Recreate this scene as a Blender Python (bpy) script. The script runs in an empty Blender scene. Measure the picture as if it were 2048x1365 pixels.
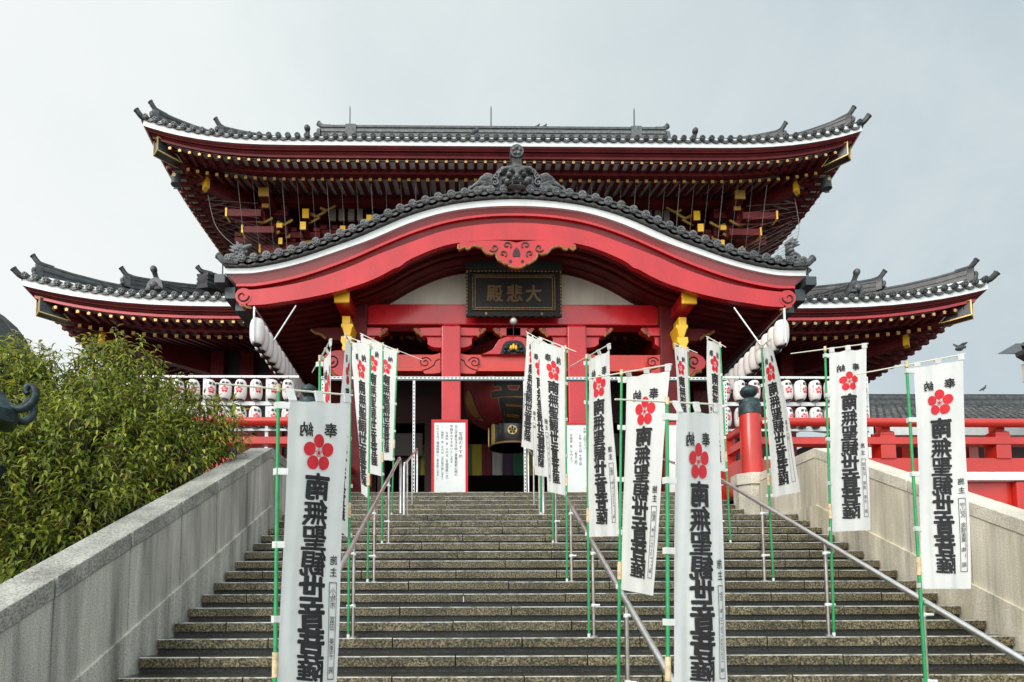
import bpy, math, random
from mathutils import Vector as V, Matrix
random.seed(7)
R=math.radians; PI=math.pi
SC=bpy.context.scene; COL=SC.collection
# ---------------------------------------------------------------- camera
EYE=V((0,0,1.523)); FPX=1200.0
PSI=.0129; PITCH=R(4); ROLL=-.003
CM=(Matrix.Rotation(-PSI,3,'Z')@Matrix.Rotation(PI/2+PITCH,3,'X')@Matrix.Rotation(ROLL,3,'Z'))
PPX=PPY=0.0
def proj(p):
    c=CM.transposed()@(V(p)-EYE); d=-c.z
    return PPX+FPX*c.x/d, PPY-FPX*c.y/d
_u=proj((0,1e6,EYE.z)); PPX=940-_u[0]; PPY=1210-_u[1]
def at(x,y,Y):
    """point at depth Y seen at photo position x,y (used to read real sizes off the photograph)"""
    d=CM@V(((x-PPX)/FPX,-(y-PPY)/FPX,-1.0)); return EYE+d*(Y/d.y)
cd=bpy.data.cameras.new('camera'); co=bpy.data.objects.new('camera',cd); COL.objects.link(co)
cd.sensor_width=36; cd.lens=36*FPX/2048; cd.shift_x=(1024-PPX)/2048; cd.shift_y=(PPY-682.5)/2048
cd.clip_start=.05; cd.clip_end=3000
co.matrix_world=Matrix.Translation(EYE)@CM.to_4x4(); SC.camera=co
AX=1.18   # x of the temple axis
# ---------------------------------------------------------------- mesh helper
class MB:
    def __init__(s): s.v=[]; s.f=[]; s.m=[]
    def add(s,vs,fs,m=0):
        b=len(s.v); s.v+= [V(p) for p in vs]
        for f in fs: s.f.append([i+b for i in f]); s.m.append(m)
    def box(s,x0,x1,y0,y1,z0,z1,m=0):
        s.hexa([(x0,y0,z0),(x1,y0,z0),(x1,y1,z0),(x0,y1,z0),(x0,y0,z1),(x1,y0,z1),(x1,y1,z1),(x0,y1,z1)],m)
    def hexa(s,p,m=0):
        s.add(p,[(0,3,2,1),(4,5,6,7),(0,1,5,4),(1,2,6,5),(2,3,7,6),(3,0,4,7)],m)
    def cbox(s,c,sx,sy,sz,m=0):
        s.box(c[0]-sx/2,c[0]+sx/2,c[1]-sy/2,c[1]+sy/2,c[2]-sz/2,c[2]+sz/2,m)
    def bar(s,p,q,w,h,up=(0,0,1),m=0):
        p=V(p);q=V(q);d=(q-p).normalized(); r=d.cross(V(up)); 
        if r.length<1e-5: r=d.cross(V((0,1,0)))
        r.normalize(); u=r.cross(d); r*=w/2; u*=h/2
        s.hexa([p-r-u,p+r-u,q+r-u,q-r-u,p-r+u,p+r+u,q+r+u,q-r+u],m)
    def tube(s,pts,r,n=8,cap=True,m=0,closed=False):
        pts=[V(p) for p in pts]; k=len(pts); rs=r if isinstance(r,(list,tuple)) else [r]*k
        rings=[]; ref=None
        for i,p in enumerate(pts):
            a=pts[max(0,i-1)] if not closed else pts[i-1]; b=pts[min(k-1,i+1)] if not closed else pts[(i+1)%k]
            d=(b-a).normalized()
            if ref is None: ref=d.orthogonal().normalized() if abs(d.z)>.99 else d.cross(V((0,0,1))).normalized()
            ref=(ref-d*ref.dot(d)); 
            if ref.length<1e-6: ref=d.orthogonal()
            ref.normalize(); bn=d.cross(ref)
            rings.append([p+(ref*math.cos(2*PI*j/n)+bn*math.sin(2*PI*j/n))*rs[i] for j in range(n)])
        vs=[q for rg in rings for q in rg]; fs=[]
        for i in range(k if closed else k-1):
            i2=(i+1)%k
            for j in range(n): fs.append((i*n+j,i*n+(j+1)%n,i2*n+(j+1)%n,i2*n+j))
        if cap and not closed: fs+=[tuple(reversed(range(n))),tuple((k-1)*n+j for j in range(n))]
        s.add(vs,fs,m)
    def prism(s,poly,y0,y1,m=0):
        n=len(poly); s.add([(x,y0,z) for x,z in poly]+[(x,y1,z) for x,z in poly],
            [tuple(range(n)),tuple(reversed(range(n,2*n)))]+[(i,n+i,n+(i+1)%n,(i+1)%n) for i in range(n)],m)
    def ribbon(s,top,bot,dy,m=0):
        """solid curved board between two polylines (front) with thickness dy to the back"""
        n=len(top); d=V((0,dy,0)); top=[V(p) for p in top]; bot=[V(p) for p in bot]
        vs=top+bot+[p+d for p in top]+[p+d for p in bot]; fs=[]
        for i in range(n-1):
            fs+=[(i,n+i,n+i+1,i+1),(2*n+i,2*n+i+1,3*n+i+1,3*n+i),(i,i+1,2*n+i+1,2*n+i),(n+i,3*n+i,3*n+i+1,n+i+1)]
        fs+=[(0,2*n,3*n,n),(n-1,2*n-1,4*n-1,3*n-1)]
        s.add(vs,fs,m)
    def lathe(s,prof,c,n=20,m=0):
        k=len(prof); c=V(c); vs=[c+V((r*math.cos(2*PI*j/n),r*math.sin(2*PI*j/n),z)) for r,z in prof for j in range(n)]
        fs=[(i*n+j,i*n+(j+1)%n,(i+1)*n+(j+1)%n,(i+1)*n+j) for i in range(k-1) for j in range(n)]
        fs+=[tuple(reversed(range(n))),tuple((k-1)*n+j for j in range(n))]
        s.add(vs,fs,m)
    def grid(s,rows,m=0):
        h=len(rows); w=len(rows[0]); s.add([p for r in rows for p in r],[(i*w+j,i*w+j+1,(i+1)*w+j+1,(i+1)*w+j) for i in range(h-1) for j in range(w-1)],m)
    def ball(s,c,rx,ry,rz,n=10,k=7,m=0):
        c=V(c); s.add([c+V((rx*math.sin(PI*i/k)*math.cos(2*PI*j/n),ry*math.sin(PI*i/k)*math.sin(2*PI*j/n),rz*math.cos(PI*i/k))) for i in range(k+1) for j in range(n)],
            [(i*n+j,(i+1)*n+j,(i+1)*n+(j+1)%n,i*n+(j+1)%n) for i in range(k) for j in range(n)],m)
    def build(s,name,mat,parent=None,smooth=None,bevel=0,origin=None):
        me=bpy.data.meshes.new(name); o0=ORG.get(parent.name) if parent else None
        if o0 is None: o0=V(origin) if origin is not None else V((0,0,0))
        me.from_pydata([tuple(p-o0) for p in s.v],[],s.f)
        for mm in (mat if isinstance(mat,(list,tuple)) else [mat]): me.materials.append(mm)
        me.polygons.foreach_set('material_index',s.m)
        if smooth is not None:
            me.shade_smooth(); me.set_sharp_from_angle(angle=R(smooth))
        me.update()
        o=bpy.data.objects.new(name,me); COL.objects.link(o)
        if parent: o.parent=parent
        elif origin is not None: o.location=o0
        ORG[o.name]=o0.copy()
        if bevel:
            b=o.modifiers.new('bevel','BEVEL'); b.width=bevel; b.segments=2; b.limit_method='ANGLE'; b.angle_limit=R(40)
        return o
ORG={}
def tag(o,label=None,cat=None,group=None,kind=None):
    if label: o['label']=label
    if cat: o['category']=cat
    if group: o['group']=group
    if kind: o['kind']=kind
    return o
def thing(name,label,cat,loc,group=None):
    o=bpy.data.objects.new(name,None); COL.objects.link(o); o.location=loc; o.empty_display_size=.2
    ORG[o.name]=V(loc); return tag(o,label,cat,group)
def dup(o,parent=None):
    c=o.copy(); COL.objects.link(c); c.parent=parent
    for ch in o.children: dup(ch,c)
    return c
def interp(pts,x):
    if x<=pts[0][0]: return pts[0][1]
    for (a,b),(c,d) in zip(pts,pts[1:]):
        if x<=c: return b+(d-b)*(x-a)/(c-a) if c>a else d
    return pts[-1][1]
def catmull(pts,n=6):
    P=[V(p) for p in pts]; out=[]
    for i in range(len(P)-1):
        a=P[max(0,i-1)];b=P[i];c=P[i+1];d=P[min(len(P)-1,i+2)]
        for k in range(n):
            t=k/n; out.append(.5*((2*b)+(c-a)*t+(2*a-5*b+4*c-d)*t*t+(3*b-a-3*c+d)*t**3))
    return out+[P[-1]]
# ---------------------------------------------------------------- materials
MATS={}
def nodes(m): return m.node_tree.nodes, m.node_tree.links
def pmat(name,col,rough=.6,var=.0,vscale=4,spec=.5,metal=0,coat=0,bump=0,bscale=30,col2=None,ramp=(.4,.6),vdetail=6,emis=0,sss=0,rvar=0,stretch=None):
    m=bpy.data.materials.new(name); m.use_nodes=True; N,L=nodes(m); b=N['Principled BSDF']
    b.inputs['Base Color'].default_value=(*col,1); b.inputs['Roughness'].default_value=rough; b.inputs['Metallic'].default_value=metal
    b.inputs['Specular IOR Level'].default_value=spec; b.inputs['Coat Weight'].default_value=coat; b.inputs['Coat Roughness'].default_value=.12
    if var or col2 or bump or rvar:
        tc=N.new('ShaderNodeTexCoord'); src=tc.outputs['Object']
        if stretch:
            mp=N.new('ShaderNodeMapping'); mp.inputs['Scale'].default_value=stretch; L.new(src,mp.inputs[0]); src=mp.outputs[0]
    if var or col2:
        n=N.new('ShaderNodeTexNoise'); n.inputs['Scale'].default_value=vscale; n.inputs['Detail'].default_value=vdetail; n.inputs['Roughness'].default_value=.65
        L.new(src,n.inputs['Vector'])
        r=N.new('ShaderNodeValToRGB'); r.color_ramp.elements[0].position=ramp[0]; r.color_ramp.elements[1].position=ramp[1]
        c2=col2 or tuple(min(1,c*(1+var)) for c in col); c1=col if col2 else tuple(c*(1-var) for c in col)
        r.color_ramp.elements[0].color=(*c1,1); r.color_ramp.elements[1].color=(*c2,1)
        L.new(n.outputs['Fac'],r.inputs[0]); L.new(r.outputs[0],b.inputs['Base Color'])
        if rvar:
            mr=N.new('ShaderNodeMapRange'); mr.inputs['To Min'].default_value=max(.02,rough-rvar); mr.inputs['To Max'].default_value=rough+rvar
            L.new(n.outputs['Fac'],mr.inputs[0]); L.new(mr.outputs[0],b.inputs['Roughness'])
    if bump:
        n2=N.new('ShaderNodeTexNoise'); n2.inputs['Scale'].default_value=bscale; n2.inputs['Detail'].default_value=4
        L.new(src,n2.inputs['Vector']); bp=N.new('ShaderNodeBump'); bp.inputs['Strength'].default_value=bump; bp.inputs['Distance'].default_value=.02
        L.new(n2.outputs['Fac'],bp.inputs['Height']); L.new(bp.outputs[0],b.inputs['Normal'])
    if emis: b.inputs['Emission Color'].default_value=(*col,1); b.inputs['Emission Strength'].default_value=emis
    MATS[name]=m; return m
def granite(name,dark,mid,light,speck=160,stain=.5,rough=.55,streak=None,moss=None,runs=0):
    """speckled granite with blotchy weathering"""
    m=bpy.data.materials.new(name); m.use_nodes=True; N,L=nodes(m); b=N['Principled BSDF']; b.inputs['Roughness'].default_value=rough
    tc=N.new('ShaderNodeTexCoord'); src=tc.outputs['Object']
    n=N.new('ShaderNodeTexNoise'); n.inputs['Scale'].default_value=speck; n.inputs['Detail'].default_value=2; L.new(src,n.inputs['Vector'])
    r=N.new('ShaderNodeValToRGB'); e=r.color_ramp.elements; e[0].position=.36; e[0].color=(*dark,1); e[1].position=.66; e[1].color=(*light,1)
    k=e.new(.5); k.color=(*mid,1); L.new(n.outputs['Fac'],r.inputs[0])
    n2=N.new('ShaderNodeTexNoise'); n2.inputs['Scale'].default_value=2.2; n2.inputs['Detail'].default_value=8; n2.inputs['Roughness'].default_value=.7
    s2=src
    if streak:
        mp=N.new('ShaderNodeMapping'); mp.inputs['Scale'].default_value=streak; L.new(src,mp.inputs[0]); s2=mp.outputs[0]
    L.new(s2,n2.inputs['Vector'])
    r2=N.new('ShaderNodeValToRGB'); r2.color_ramp.elements[0].position=.35; r2.color_ramp.elements[1].position=.62
    d=1-stain; r2.color_ramp.elements[0].color=(*( (d,d,d) if not moss else tuple(d*c for c in moss)),1); r2.color_ramp.elements[1].color=(1,1,1,1)
    L.new(n2.outputs['Fac'],r2.inputs[0])
    mx=N.new('ShaderNodeMix'); mx.data_type='RGBA'; mx.blend_type='MULTIPLY'; mx.inputs[0].default_value=1
    L.new(r.outputs[0],mx.inputs[6]); L.new(r2.outputs[0],mx.inputs[7]); out=mx.outputs[2]
    if runs:   # dark water runs down the face
        mp2=N.new('ShaderNodeMapping'); mp2.inputs['Scale'].default_value=(.02,3.4,.16); L.new(src,mp2.inputs[0])
        n3=N.new('ShaderNodeTexNoise'); n3.inputs['Scale'].default_value=1.0; n3.inputs['Detail'].default_value=5; n3.inputs['Roughness'].default_value=.62; L.new(mp2.outputs[0],n3.inputs['Vector'])
        r3=N.new('ShaderNodeValToRGB'); r3.color_ramp.elements[0].position=.50; r3.color_ramp.elements[1].position=.72; r3.color_ramp.elements[0].color=(1,1,1,1); q=1-runs; r3.color_ramp.elements[1].color=(q,q,q*1.02,1)
        L.new(n3.outputs['Fac'],r3.inputs[0]); mx2=N.new('ShaderNodeMix'); mx2.data_type='RGBA'; mx2.blend_type='MULTIPLY'; mx2.inputs[0].default_value=1
        L.new(out,mx2.inputs[6]); L.new(r3.outputs[0],mx2.inputs[7]); out=mx2.outputs[2]
    L.new(out,b.inputs['Base Color'])
    bp=N.new('ShaderNodeBump'); bp.inputs['Strength'].default_value=.25; bp.inputs['Distance'].default_value=.01; L.new(n.outputs['Fac'],bp.inputs['Height']); L.new(bp.outputs[0],b.inputs['Normal'])
    MATS[name]=m; return m
M=MATS
pmat('crimson',(.50,.011,.016),.28,var=.10,vscale=1.3,coat=.35,spec=.4,bump=.05,bscale=7,rvar=.09,stretch=(1,1,.45))
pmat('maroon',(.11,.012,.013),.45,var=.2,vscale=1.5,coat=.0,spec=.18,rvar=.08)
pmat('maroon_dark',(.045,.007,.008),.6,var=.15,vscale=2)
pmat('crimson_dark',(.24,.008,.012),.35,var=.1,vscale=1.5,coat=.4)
pmat('vermilion',(.52,.020,.009),.34,var=.10,vscale=1.5,coat=.25,bump=.02,bscale=8,rvar=.06)
pmat('white_paint',(.74,.75,.73),.5,var=.05,vscale=2.5)
pmat('board_grey',(.78,.74,.69),.7,var=.12,vscale=3)
pmat('plaster',(.62,.55,.46),.8,var=.10,vscale=1.3,stretch=(1,1,.4))
pmat('tile',(.036,.037,.037),.42,var=.45,vscale=5,spec=.55,bump=.15,bscale=40,rvar=.1)
pmat('tile_light',(.085,.087,.087),.42,var=.4,vscale=9,spec=.55,bump=.2,bscale=50,rvar=.1)
pmat('yellow',(.90,.50,.02),.4,var=.05,coat=.2)
pmat('gold',(.66,.46,.15),.45,metal=.4,var=.1)
pmat('gold_old',(.26,.14,.04),.55,metal=.3,var=.3,vscale=20)
pmat('black_lacquer',(.012,.014,.014),.35,coat=.3)
pmat('black_matt',(.015,.016,.016),.7)
pmat('ink',(.016,.015,.016),.75)
pmat('crest_red',(.60,.012,.022),.7)
pmat('cloth',(.82,.82,.79),.85,var=.03,vscale=7)
pmat('bamboo_green',(.008,.27,.075),.4,var=.15,vscale=12,coat=.2)
pmat('bamboo_tan',(.62,.48,.28),.6,var=.2,vscale=20)
pmat('rod_cream',(.68,.66,.52),.5)
pmat('steel',(.80,.79,.78),.30,metal=1,var=.08,vscale=9,rvar=.08)
pmat('steel_post',(.44,.40,.37),.33,metal=.9,var=.2,vscale=6,rvar=.08)
pmat('clear_clip',(.8,.82,.82),.15,spec=.8)
pmat('gutter',(.035,.045,.048),.45,var=.2)
pmat('bronze_green',(.03,.052,.055),.5,metal=.5,var=.5,vscale=6,bump=.3,bscale=25)
pmat('lantern_paper',(.74,.70,.67),.75,var=.03)
pmat('lantern_red',(.16,.009,.011),.6,var=.12,vscale=4)
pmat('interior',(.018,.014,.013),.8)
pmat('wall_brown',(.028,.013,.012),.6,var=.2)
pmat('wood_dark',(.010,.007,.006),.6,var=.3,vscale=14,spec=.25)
pmat('glass_lamp',(.55,.55,.52),.2,spec=.8)
pmat('cord',(.17,.16,.14),.8)
pmat('bird',(.05,.055,.065),.7,var=.3,vscale=30)
pmat('bark',(.05,.04,.03),.9,bump=.5,bscale=20,var=.3)
pmat('ground',(.20,.195,.175),.7,var=.3,vscale=1.5,bump=.2)
pmat('curtain_green',(.02,.10,.05),.8); pmat('curtain_yellow',(.30,.25,.02),.8); pmat('curtain_white',(.35,.35,.33),.8); pmat('curtain_red',(.12,.012,.02),.8); pmat('curtain_purple',(.06,.03,.06),.8)
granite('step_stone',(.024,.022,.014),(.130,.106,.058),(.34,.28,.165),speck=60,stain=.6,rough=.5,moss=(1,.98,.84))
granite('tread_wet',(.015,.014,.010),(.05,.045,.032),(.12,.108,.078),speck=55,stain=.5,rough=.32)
pmat('edge_glint',(.50,.49,.45),.3,col2=(.15,.145,.12),vscale=9,ramp=(.45,.62))  # pale sky glint painted along the wet nosing edges
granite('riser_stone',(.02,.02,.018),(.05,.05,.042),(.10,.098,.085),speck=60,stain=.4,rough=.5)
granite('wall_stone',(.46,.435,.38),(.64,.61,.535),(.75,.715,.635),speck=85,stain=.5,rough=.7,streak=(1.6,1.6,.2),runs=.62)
granite('wall_stone_lit',(.66,.60,.48),(.80,.74,.60),(.88,.83,.70),speck=85,stain=.38,rough=.7,streak=(1.6,1.6,.2),runs=.5,moss=(1,.97,.88))  # same stone as the left wall, light from the left painted in
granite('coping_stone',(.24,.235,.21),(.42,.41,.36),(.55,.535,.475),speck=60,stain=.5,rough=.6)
granite('coping_lit',(.54,.49,.40),(.72,.66,.54),(.82,.77,.65),speck=70,stain=.35,rough=.6)  # left coping stone again, with the lit side's brightness in its colour
def leafmat():
    m=bpy.data.materials.new('leaf'); m.use_nodes=True; N,L=nodes(m); b=N['Principled BSDF']; b.inputs['Roughness'].default_value=.38
    g=N.new('ShaderNodeNewGeometry'); r=N.new('ShaderNodeValToRGB'); e=r.color_ramp.elements
    e[0].position=0; e[0].color=(.07,.115,.015,1); e[1].position=.975; e[1].color=(.52,.52,.075,1)
    k=e.new(.5); k.color=(.25,.31,.038,1); k=e.new(.992); k.color=(.36,.20,.06,1)
    L.new(g.outputs['Random Per Island'],r.inputs[0]); L.new(r.outputs[0],b.inputs['Base Color'])
    t=N.new('ShaderNodeBsdfTranslucent'); L.new(r.outputs[0],t.inputs[0]); mx=N.new('ShaderNodeMixShader'); mx.inputs[0].default_value=.38
    L.new(b.outputs[0],mx.inputs[1]); L.new(t.outputs[0],mx.inputs[2]); L.new(mx.outputs[0],N['Material Output'].inputs[0])
    MATS['leaf']=m
leafmat()
def vary(name,lo,hi):
    # tone differs from tile to tile
    m=M[name]; N,L=nodes(m); b=N['Principled BSDF']; src=b.inputs['Base Color'].links[0].from_socket
    g=N.new('ShaderNodeNewGeometry'); mr=N.new('ShaderNodeMapRange'); mr.inputs['To Min'].default_value=lo; mr.inputs['To Max'].default_value=hi; L.new(g.outputs['Random Per Island'],mr.inputs[0])
    mx=N.new('ShaderNodeMix'); mx.data_type='RGBA'; mx.blend_type='MULTIPLY'; mx.inputs[0].default_value=1; L.new(src,mx.inputs[6]); L.new(mr.outputs[0],mx.inputs[7]); L.new(mx.outputs[2],b.inputs['Base Color'])
vary('tile',.55,1.9); vary('tile_light',.6,1.5)
def clothmat():
    m=M['cloth']; N,L=nodes(m); b=N['Principled BSDF']; t=N.new('ShaderNodeBsdfTranslucent'); t.inputs[0].default_value=(.8,.8,.76,1)
    mx=N.new('ShaderNodeMixShader'); mx.inputs[0].default_value=.3; L.new(b.outputs[0],mx.inputs[1]); L.new(t.outputs[0],mx.inputs[2]); L.new(mx.outputs[0],N['Material Output'].inputs[0])
clothmat()
# ---------------------------------------------------------------- world, sun
w=bpy.data.worlds.new('World'); SC.world=w; w.use_nodes=True; N=w.node_tree.nodes; L=w.node_tree.links
BACK_GAIN=2.0; ZEN_GAIN=3.0; SUN_EL=R(42); SUN_AZ=R(-60)   # sun behind cloud, to the left
bg=N['Background']; sky=N.new('ShaderNodeTexSky'); sky.sky_type='NISHITA'; sky.sun_disc=False; sky.sun_elevation=SUN_EL; sky.sun_rotation=SUN_AZ
tc=N.new('ShaderNodeTexCoord'); sp=N.new('ShaderNodeSeparateXYZ'); L.new(tc.outputs['Generated'],sp.inputs[0])
nz=N.new('ShaderNodeTexNoise'); nz.inputs['Scale'].default_value=2.1; nz.inputs['Detail'].default_value=5; nz.inputs['Roughness'].default_value=.5; L.new(tc.outputs['Generated'],nz.inputs['Vector'])
def mth(op,a,b):
    n=N.new('ShaderNodeMath'); n.operation=op
    for i,q in enumerate((a,b)):
        if isinstance(q,(int,float)): n.inputs[i].default_value=q
        else: L.new(q,n.inputs[i])
    return n.outputs[0]
# cloud brightness: bright to the left, blue grey to the right
gx=mth('ADD',mth('MULTIPLY',sp.outputs[0],.62),mth('MULTIPLY',sp.outputs[2],.22))
gx=mth('ADD',gx,mth('MULTIPLY',mth('SUBTRACT',nz.outputs['Fac'],.5),.36))
nz2=N.new('ShaderNodeTexNoise'); nz2.inputs['Scale'].default_value=5.5; nz2.inputs['Detail'].default_value=7; nz2.inputs['Roughness'].default_value=.6; nz2.inputs['Distortion'].default_value=.4; L.new(tc.outputs['Generated'],nz2.inputs['Vector'])
gx=mth('ADD',gx,mth('MULTIPLY',mth('SUBTRACT',nz2.outputs['Fac'],.5),.36))
gx=mth('ADD',gx,.36)
rp=N.new('ShaderNodeValToRGB'); e=rp.color_ramp.elements
e[0].position=0.02; e[0].color=(.96,.975,.965,1); e[1].position=.98; e[1].color=(.46,.57,.635,1)
k=e.new(.32); k.color=(.87,.92,.915,1); k=e.new(.52); k.color=(.75,.82,.825,1); k=e.new(.76); k.color=(.64,.725,.755,1)
L.new(gx,rp.inputs[0])
# the overcast is brighter overhead and behind the camera
bk=mth('ADD',mth('MULTIPLY',mth('MAXIMUM',mth('MULTIPLY',sp.outputs[1],-1),0),BACK_GAIN),mth('MULTIPLY',mth('MAXIMUM',mth('SUBTRACT',sp.outputs[2],.74),0),ZEN_GAIN))
bk=mth('MULTIPLY',mth('ADD',bk,1),10)
sc_=N.new('ShaderNodeMix'); sc_.data_type='RGBA'; sc_.blend_type='MULTIPLY'; sc_.inputs[0].default_value=1; L.new(bk,sc_.inputs[7]); L.new(rp.outputs[0],sc_.inputs[6])
mx=N.new('ShaderNodeMix'); mx.data_type='RGBA'; mx.inputs[0].default_value=.05; L.new(sc_.outputs[2],mx.inputs[6]); L.new(sky.outputs[0],mx.inputs[7])
L.new(mx.outputs[2],bg.inputs[0]); bg.inputs[1].default_value=.1
sl=bpy.data.lights.new('sun','SUN'); so=bpy.data.objects.new('sun',sl); COL.objects.link(so); sl.energy=1.9; sl.angle=R(22); sl.color=(1,.96,.9)
sd=V((math.sin(SUN_AZ)*math.cos(SUN_EL),-.95*math.cos(SUN_EL),math.sin(SUN_EL))); so.rotation_euler=sd.to_track_quat('Z','Y').to_euler()
SC.view_settings.view_transform='Standard'; SC.view_settings.look='None'; SC.view_settings.exposure=0; SC.view_settings.gamma=1
# ================================================================ temple hall
hall=thing('temple_hall','large red two-tiered temple hall with dark tiled roofs and curved porch gable','temple',(AX,20,3.9))
def mirror_x(px):  # photo position mirrored about the axis is done in world space instead
    return px
class Eave: pass
def make_eave(W,Y0,D,zc,A,S,p,U,rise,gable=None,fade=4.5):
    e=Eave(); e.W=W;e.Y0=Y0;e.D=D;e.zc=zc;e.A=A;e.S=S;e.p=p;e.U=U;e.rise=rise;e.g=gable;e.fade=fade
    return e
def epnt(e,side,t,u,dz,roof=False):
    hw=e.W/2-u
    if roof and e.g: hw=max(hw,e.g)
    Ls=e.W if side=='F' else e.D
    s=min(t,1-t)*Ls
    up=e.A*max(0,1-s/e.S)**e.p
    out=.22*max(0,1-s/3.0)**2 if u<.01 else 0
    if roof: up*=max(0,1-u/e.fade)
    z=e.zc+up+dz
    if side=='F': return V((AX+(2*t-1)*hw, e.Y0+u, z))
    y=e.Y0+u+t*(e.D-2*u)
    return V((AX-hw,y,z)) if side=='L' else V((AX+hw,y,z))
def tees(e,side,n=None):
    # denser sampling at the corners
    Ls=e.W if side=='F' else e.D
    k=[0,.012,.03,.05,.075,.1,.13,.165,.2,.25,.3,.4,.5]
    return k+[1-q for q in reversed(k[:-1])]
def sweep(mb,e,sec,m=0,roof=False,sides='FLR'):
    """sweep a cross section [(u,dz)...] along front and side eaves with mitred corners"""
    for sd in sides:
        T=tees(e,sd); rows=[[epnt(e,sd,t,u,dz,roof) for t in T] for u,dz in sec]
        if sd=='L': rows=[list(reversed(r)) for r in rows]
        mb.grid(rows,m)
def flower(mb,c,r,m=0,y=0,ax='F'):
    for k in range(5):
        a=PI/2+2*PI*k/5; q=(math.cos(a)*r*.6,math.sin(a)*r*.6)
        p=V((c[0]+q[0],c[1],c[2]+q[1])) if ax=='F' else V((c[0],c[1]+q[0],c[2]+q[1]))
        d=V((0,.02,0)) if ax=='F' else V((.02 if ax=='R' else -.02,0,0))
        if ax=='F': mb.tube([p,p+d],r*.46,7,m=m)
        else: mb.tube([p-d,p+d],r*.46,7,m=m)
def eaves(e,tag_):
    b=MB(); sweep(b,e,[(0.30,.30),(0,.13),(0,0),(0,-.16),(.30,-.16)]); b.build('eave_band',M['white_paint'],hall)
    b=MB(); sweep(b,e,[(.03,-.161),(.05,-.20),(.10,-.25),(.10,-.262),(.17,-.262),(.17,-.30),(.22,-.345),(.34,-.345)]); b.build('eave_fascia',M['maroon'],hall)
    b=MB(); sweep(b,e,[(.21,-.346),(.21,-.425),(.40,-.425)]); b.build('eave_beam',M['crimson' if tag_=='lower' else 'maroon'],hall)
    b=MB(); sweep(b,e,[(.70,-.44),(.70,-.53),(.70,-.61),(.95,-.61)]); b.build('eave_purlin',M['maroon'],hall)
    b=MB(); sweep(b,e,[(.30,-.427),(1.0,-.40)]); sweep(b,e,[(.80,-.57),(3.9,.25)]); b.build('soffit_board',M['board_grey'],hall)
    # flying rafters and base rafters with their caps
    ra=MB(); cap=cap2=ra; step=.322
    nF=int(e.W/step)
    for sd in 'FLR':
        Ls=e.W if sd=='F' else e.D; n=int(Ls/step)
        for i in range(1,n):
            dist=i*step+ (Ls-n*step)/2; 
            if sd!='F' and dist>Ls*.92: continue
            near=min(dist,Ls-dist)
            t=dist/Ls
            def P(u,dz,off):
                hw=e.W/2
                up=e.A*max(0,1-near/e.S)**e.p
                z=e.zc+up+dz
                if sd=='F': return V((AX-hw+dist+off,e.Y0+u,z))
                y=e.Y0+dist+off
                return V((AX-hw+u,y,z)) if sd=='L' else V((AX+hw-u,y,z))
            w_=.06
            def rafter(u0,z0,u1,z1,h):
                u1=min(u1,near+.05)
                if u1<=u0+.05: return
                zz=z0+(z1-z0)*(u1-u0)/max(.01,(U1-u0))
                q=[P(u0,z0-h,-w_),P(u0,z0-h,w_),P(u1,zz-h,w_),P(u1,zz-h,-w_),P(u0,z0,-w_),P(u0,z0,w_),P(u1,zz,w_),P(u1,zz,-w_)]
                ra.hexa(q)
            U1=.85; rafter(.27,-.425,.85,-.41,.11)
            if near>.35:
                flower(cap,P(.265,-.482,0),.046,m=1,ax=sd)
            U1=3.9; rafter(.88,-.61,3.9,.22,.13)
            if near>1.0:
                c=P(.875,-.675,0)
                if sd=='F': cap2.box(c.x-.05,c.x+.05,c.y-.012,c.y+.02,c.z-.05,c.z+.05,2)
    r_=ra.build('rafter_tier',[M['maroon'],M['gold'],M['yellow_shaded']],hall)
    # corner beams with black and gold ends
    for s in (-1,1):
        def H(u,dz,off=0):
            up=(e.A*.92)*(1-u/3.9)+.40*u/3.9
            x=e.W/2-u; return V((AX+s*x+s*off*.7071*1, e.Y0+u-off*.7071*-1*1, e.zc+up+dz))
        def beam(u0,u1,w,ztop,h,mat,name,par,slope=0.,tip=0):
            b=MB(); d=V((-s,1,0)).normalized(); n=V((s,1,0)).normalized()
            k=6; pts=[]
            for i in range(k+1):
                u=u0+(u1-u0)*i/k; p=H(u,ztop+slope*(u-u0)); pts.append(p)
            for a,c in zip(pts,pts[1:]):
                q=[a-n*w/2-V((0,0,h)),a+n*w/2-V((0,0,h)),c+n*w/2-V((0,0,h)),c-n*w/2-V((0,0,h)),a-n*w/2,a+n*w/2,c+n*w/2,c-n*w/2]
                b.hexa(q)
            return b.build(name,M[mat],par),pts,n,d
        cb,pts,n,d=beam(.74,3.9,.31,-.38,.41,'maroon','corner_beam',hall)
        eb,pts,n,d=beam(.28,.78,.34,-.36,.44,'black_lacquer','corner_beam_end',cb)
        a,c=pts[0],pts[-1]; b=MB(); w_=.36; 
        for nn in (-1,1):
            for zz in (0,-.44):
                b.bar(a+n*nn*w_/2+V((0,0,zz)),c+n*nn*w_/2+V((0,0,zz)),.03,.03)
            b.bar(a+n*nn*w_/2-d*.005,a+n*nn*w_/2-V((0,0,.44))-d*.005,.03,.03,up=d)
            # scalloped gold line where black meets red, with a small ring
            pm=c+n*nn*(w_/2+.004); L_=[pm-V((0,0,0))-d*.02,pm-V((0,0,.12))-d*.12,pm-V((0,0,.20))-d*.22,pm-V((0,0,.28))-d*.10,pm-V((0,0,.44))+d*.06]
            b.tube(catmull(L_,4),.013,5)
            ce=pm-V((0,0,.20))-d*.32; b.tube([ce+d*.07*math.cos(q)+V((0,0,.055*math.sin(q))) for q in [2*PI*k/10 for k in range(10)]],.012,5,closed=True)
        for zz in (0,-.44): b.bar(a-n*w_/2+V((0,0,zz))-d*.005,a+n*w_/2+V((0,0,zz))-d*.005,.03,.03)
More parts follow.
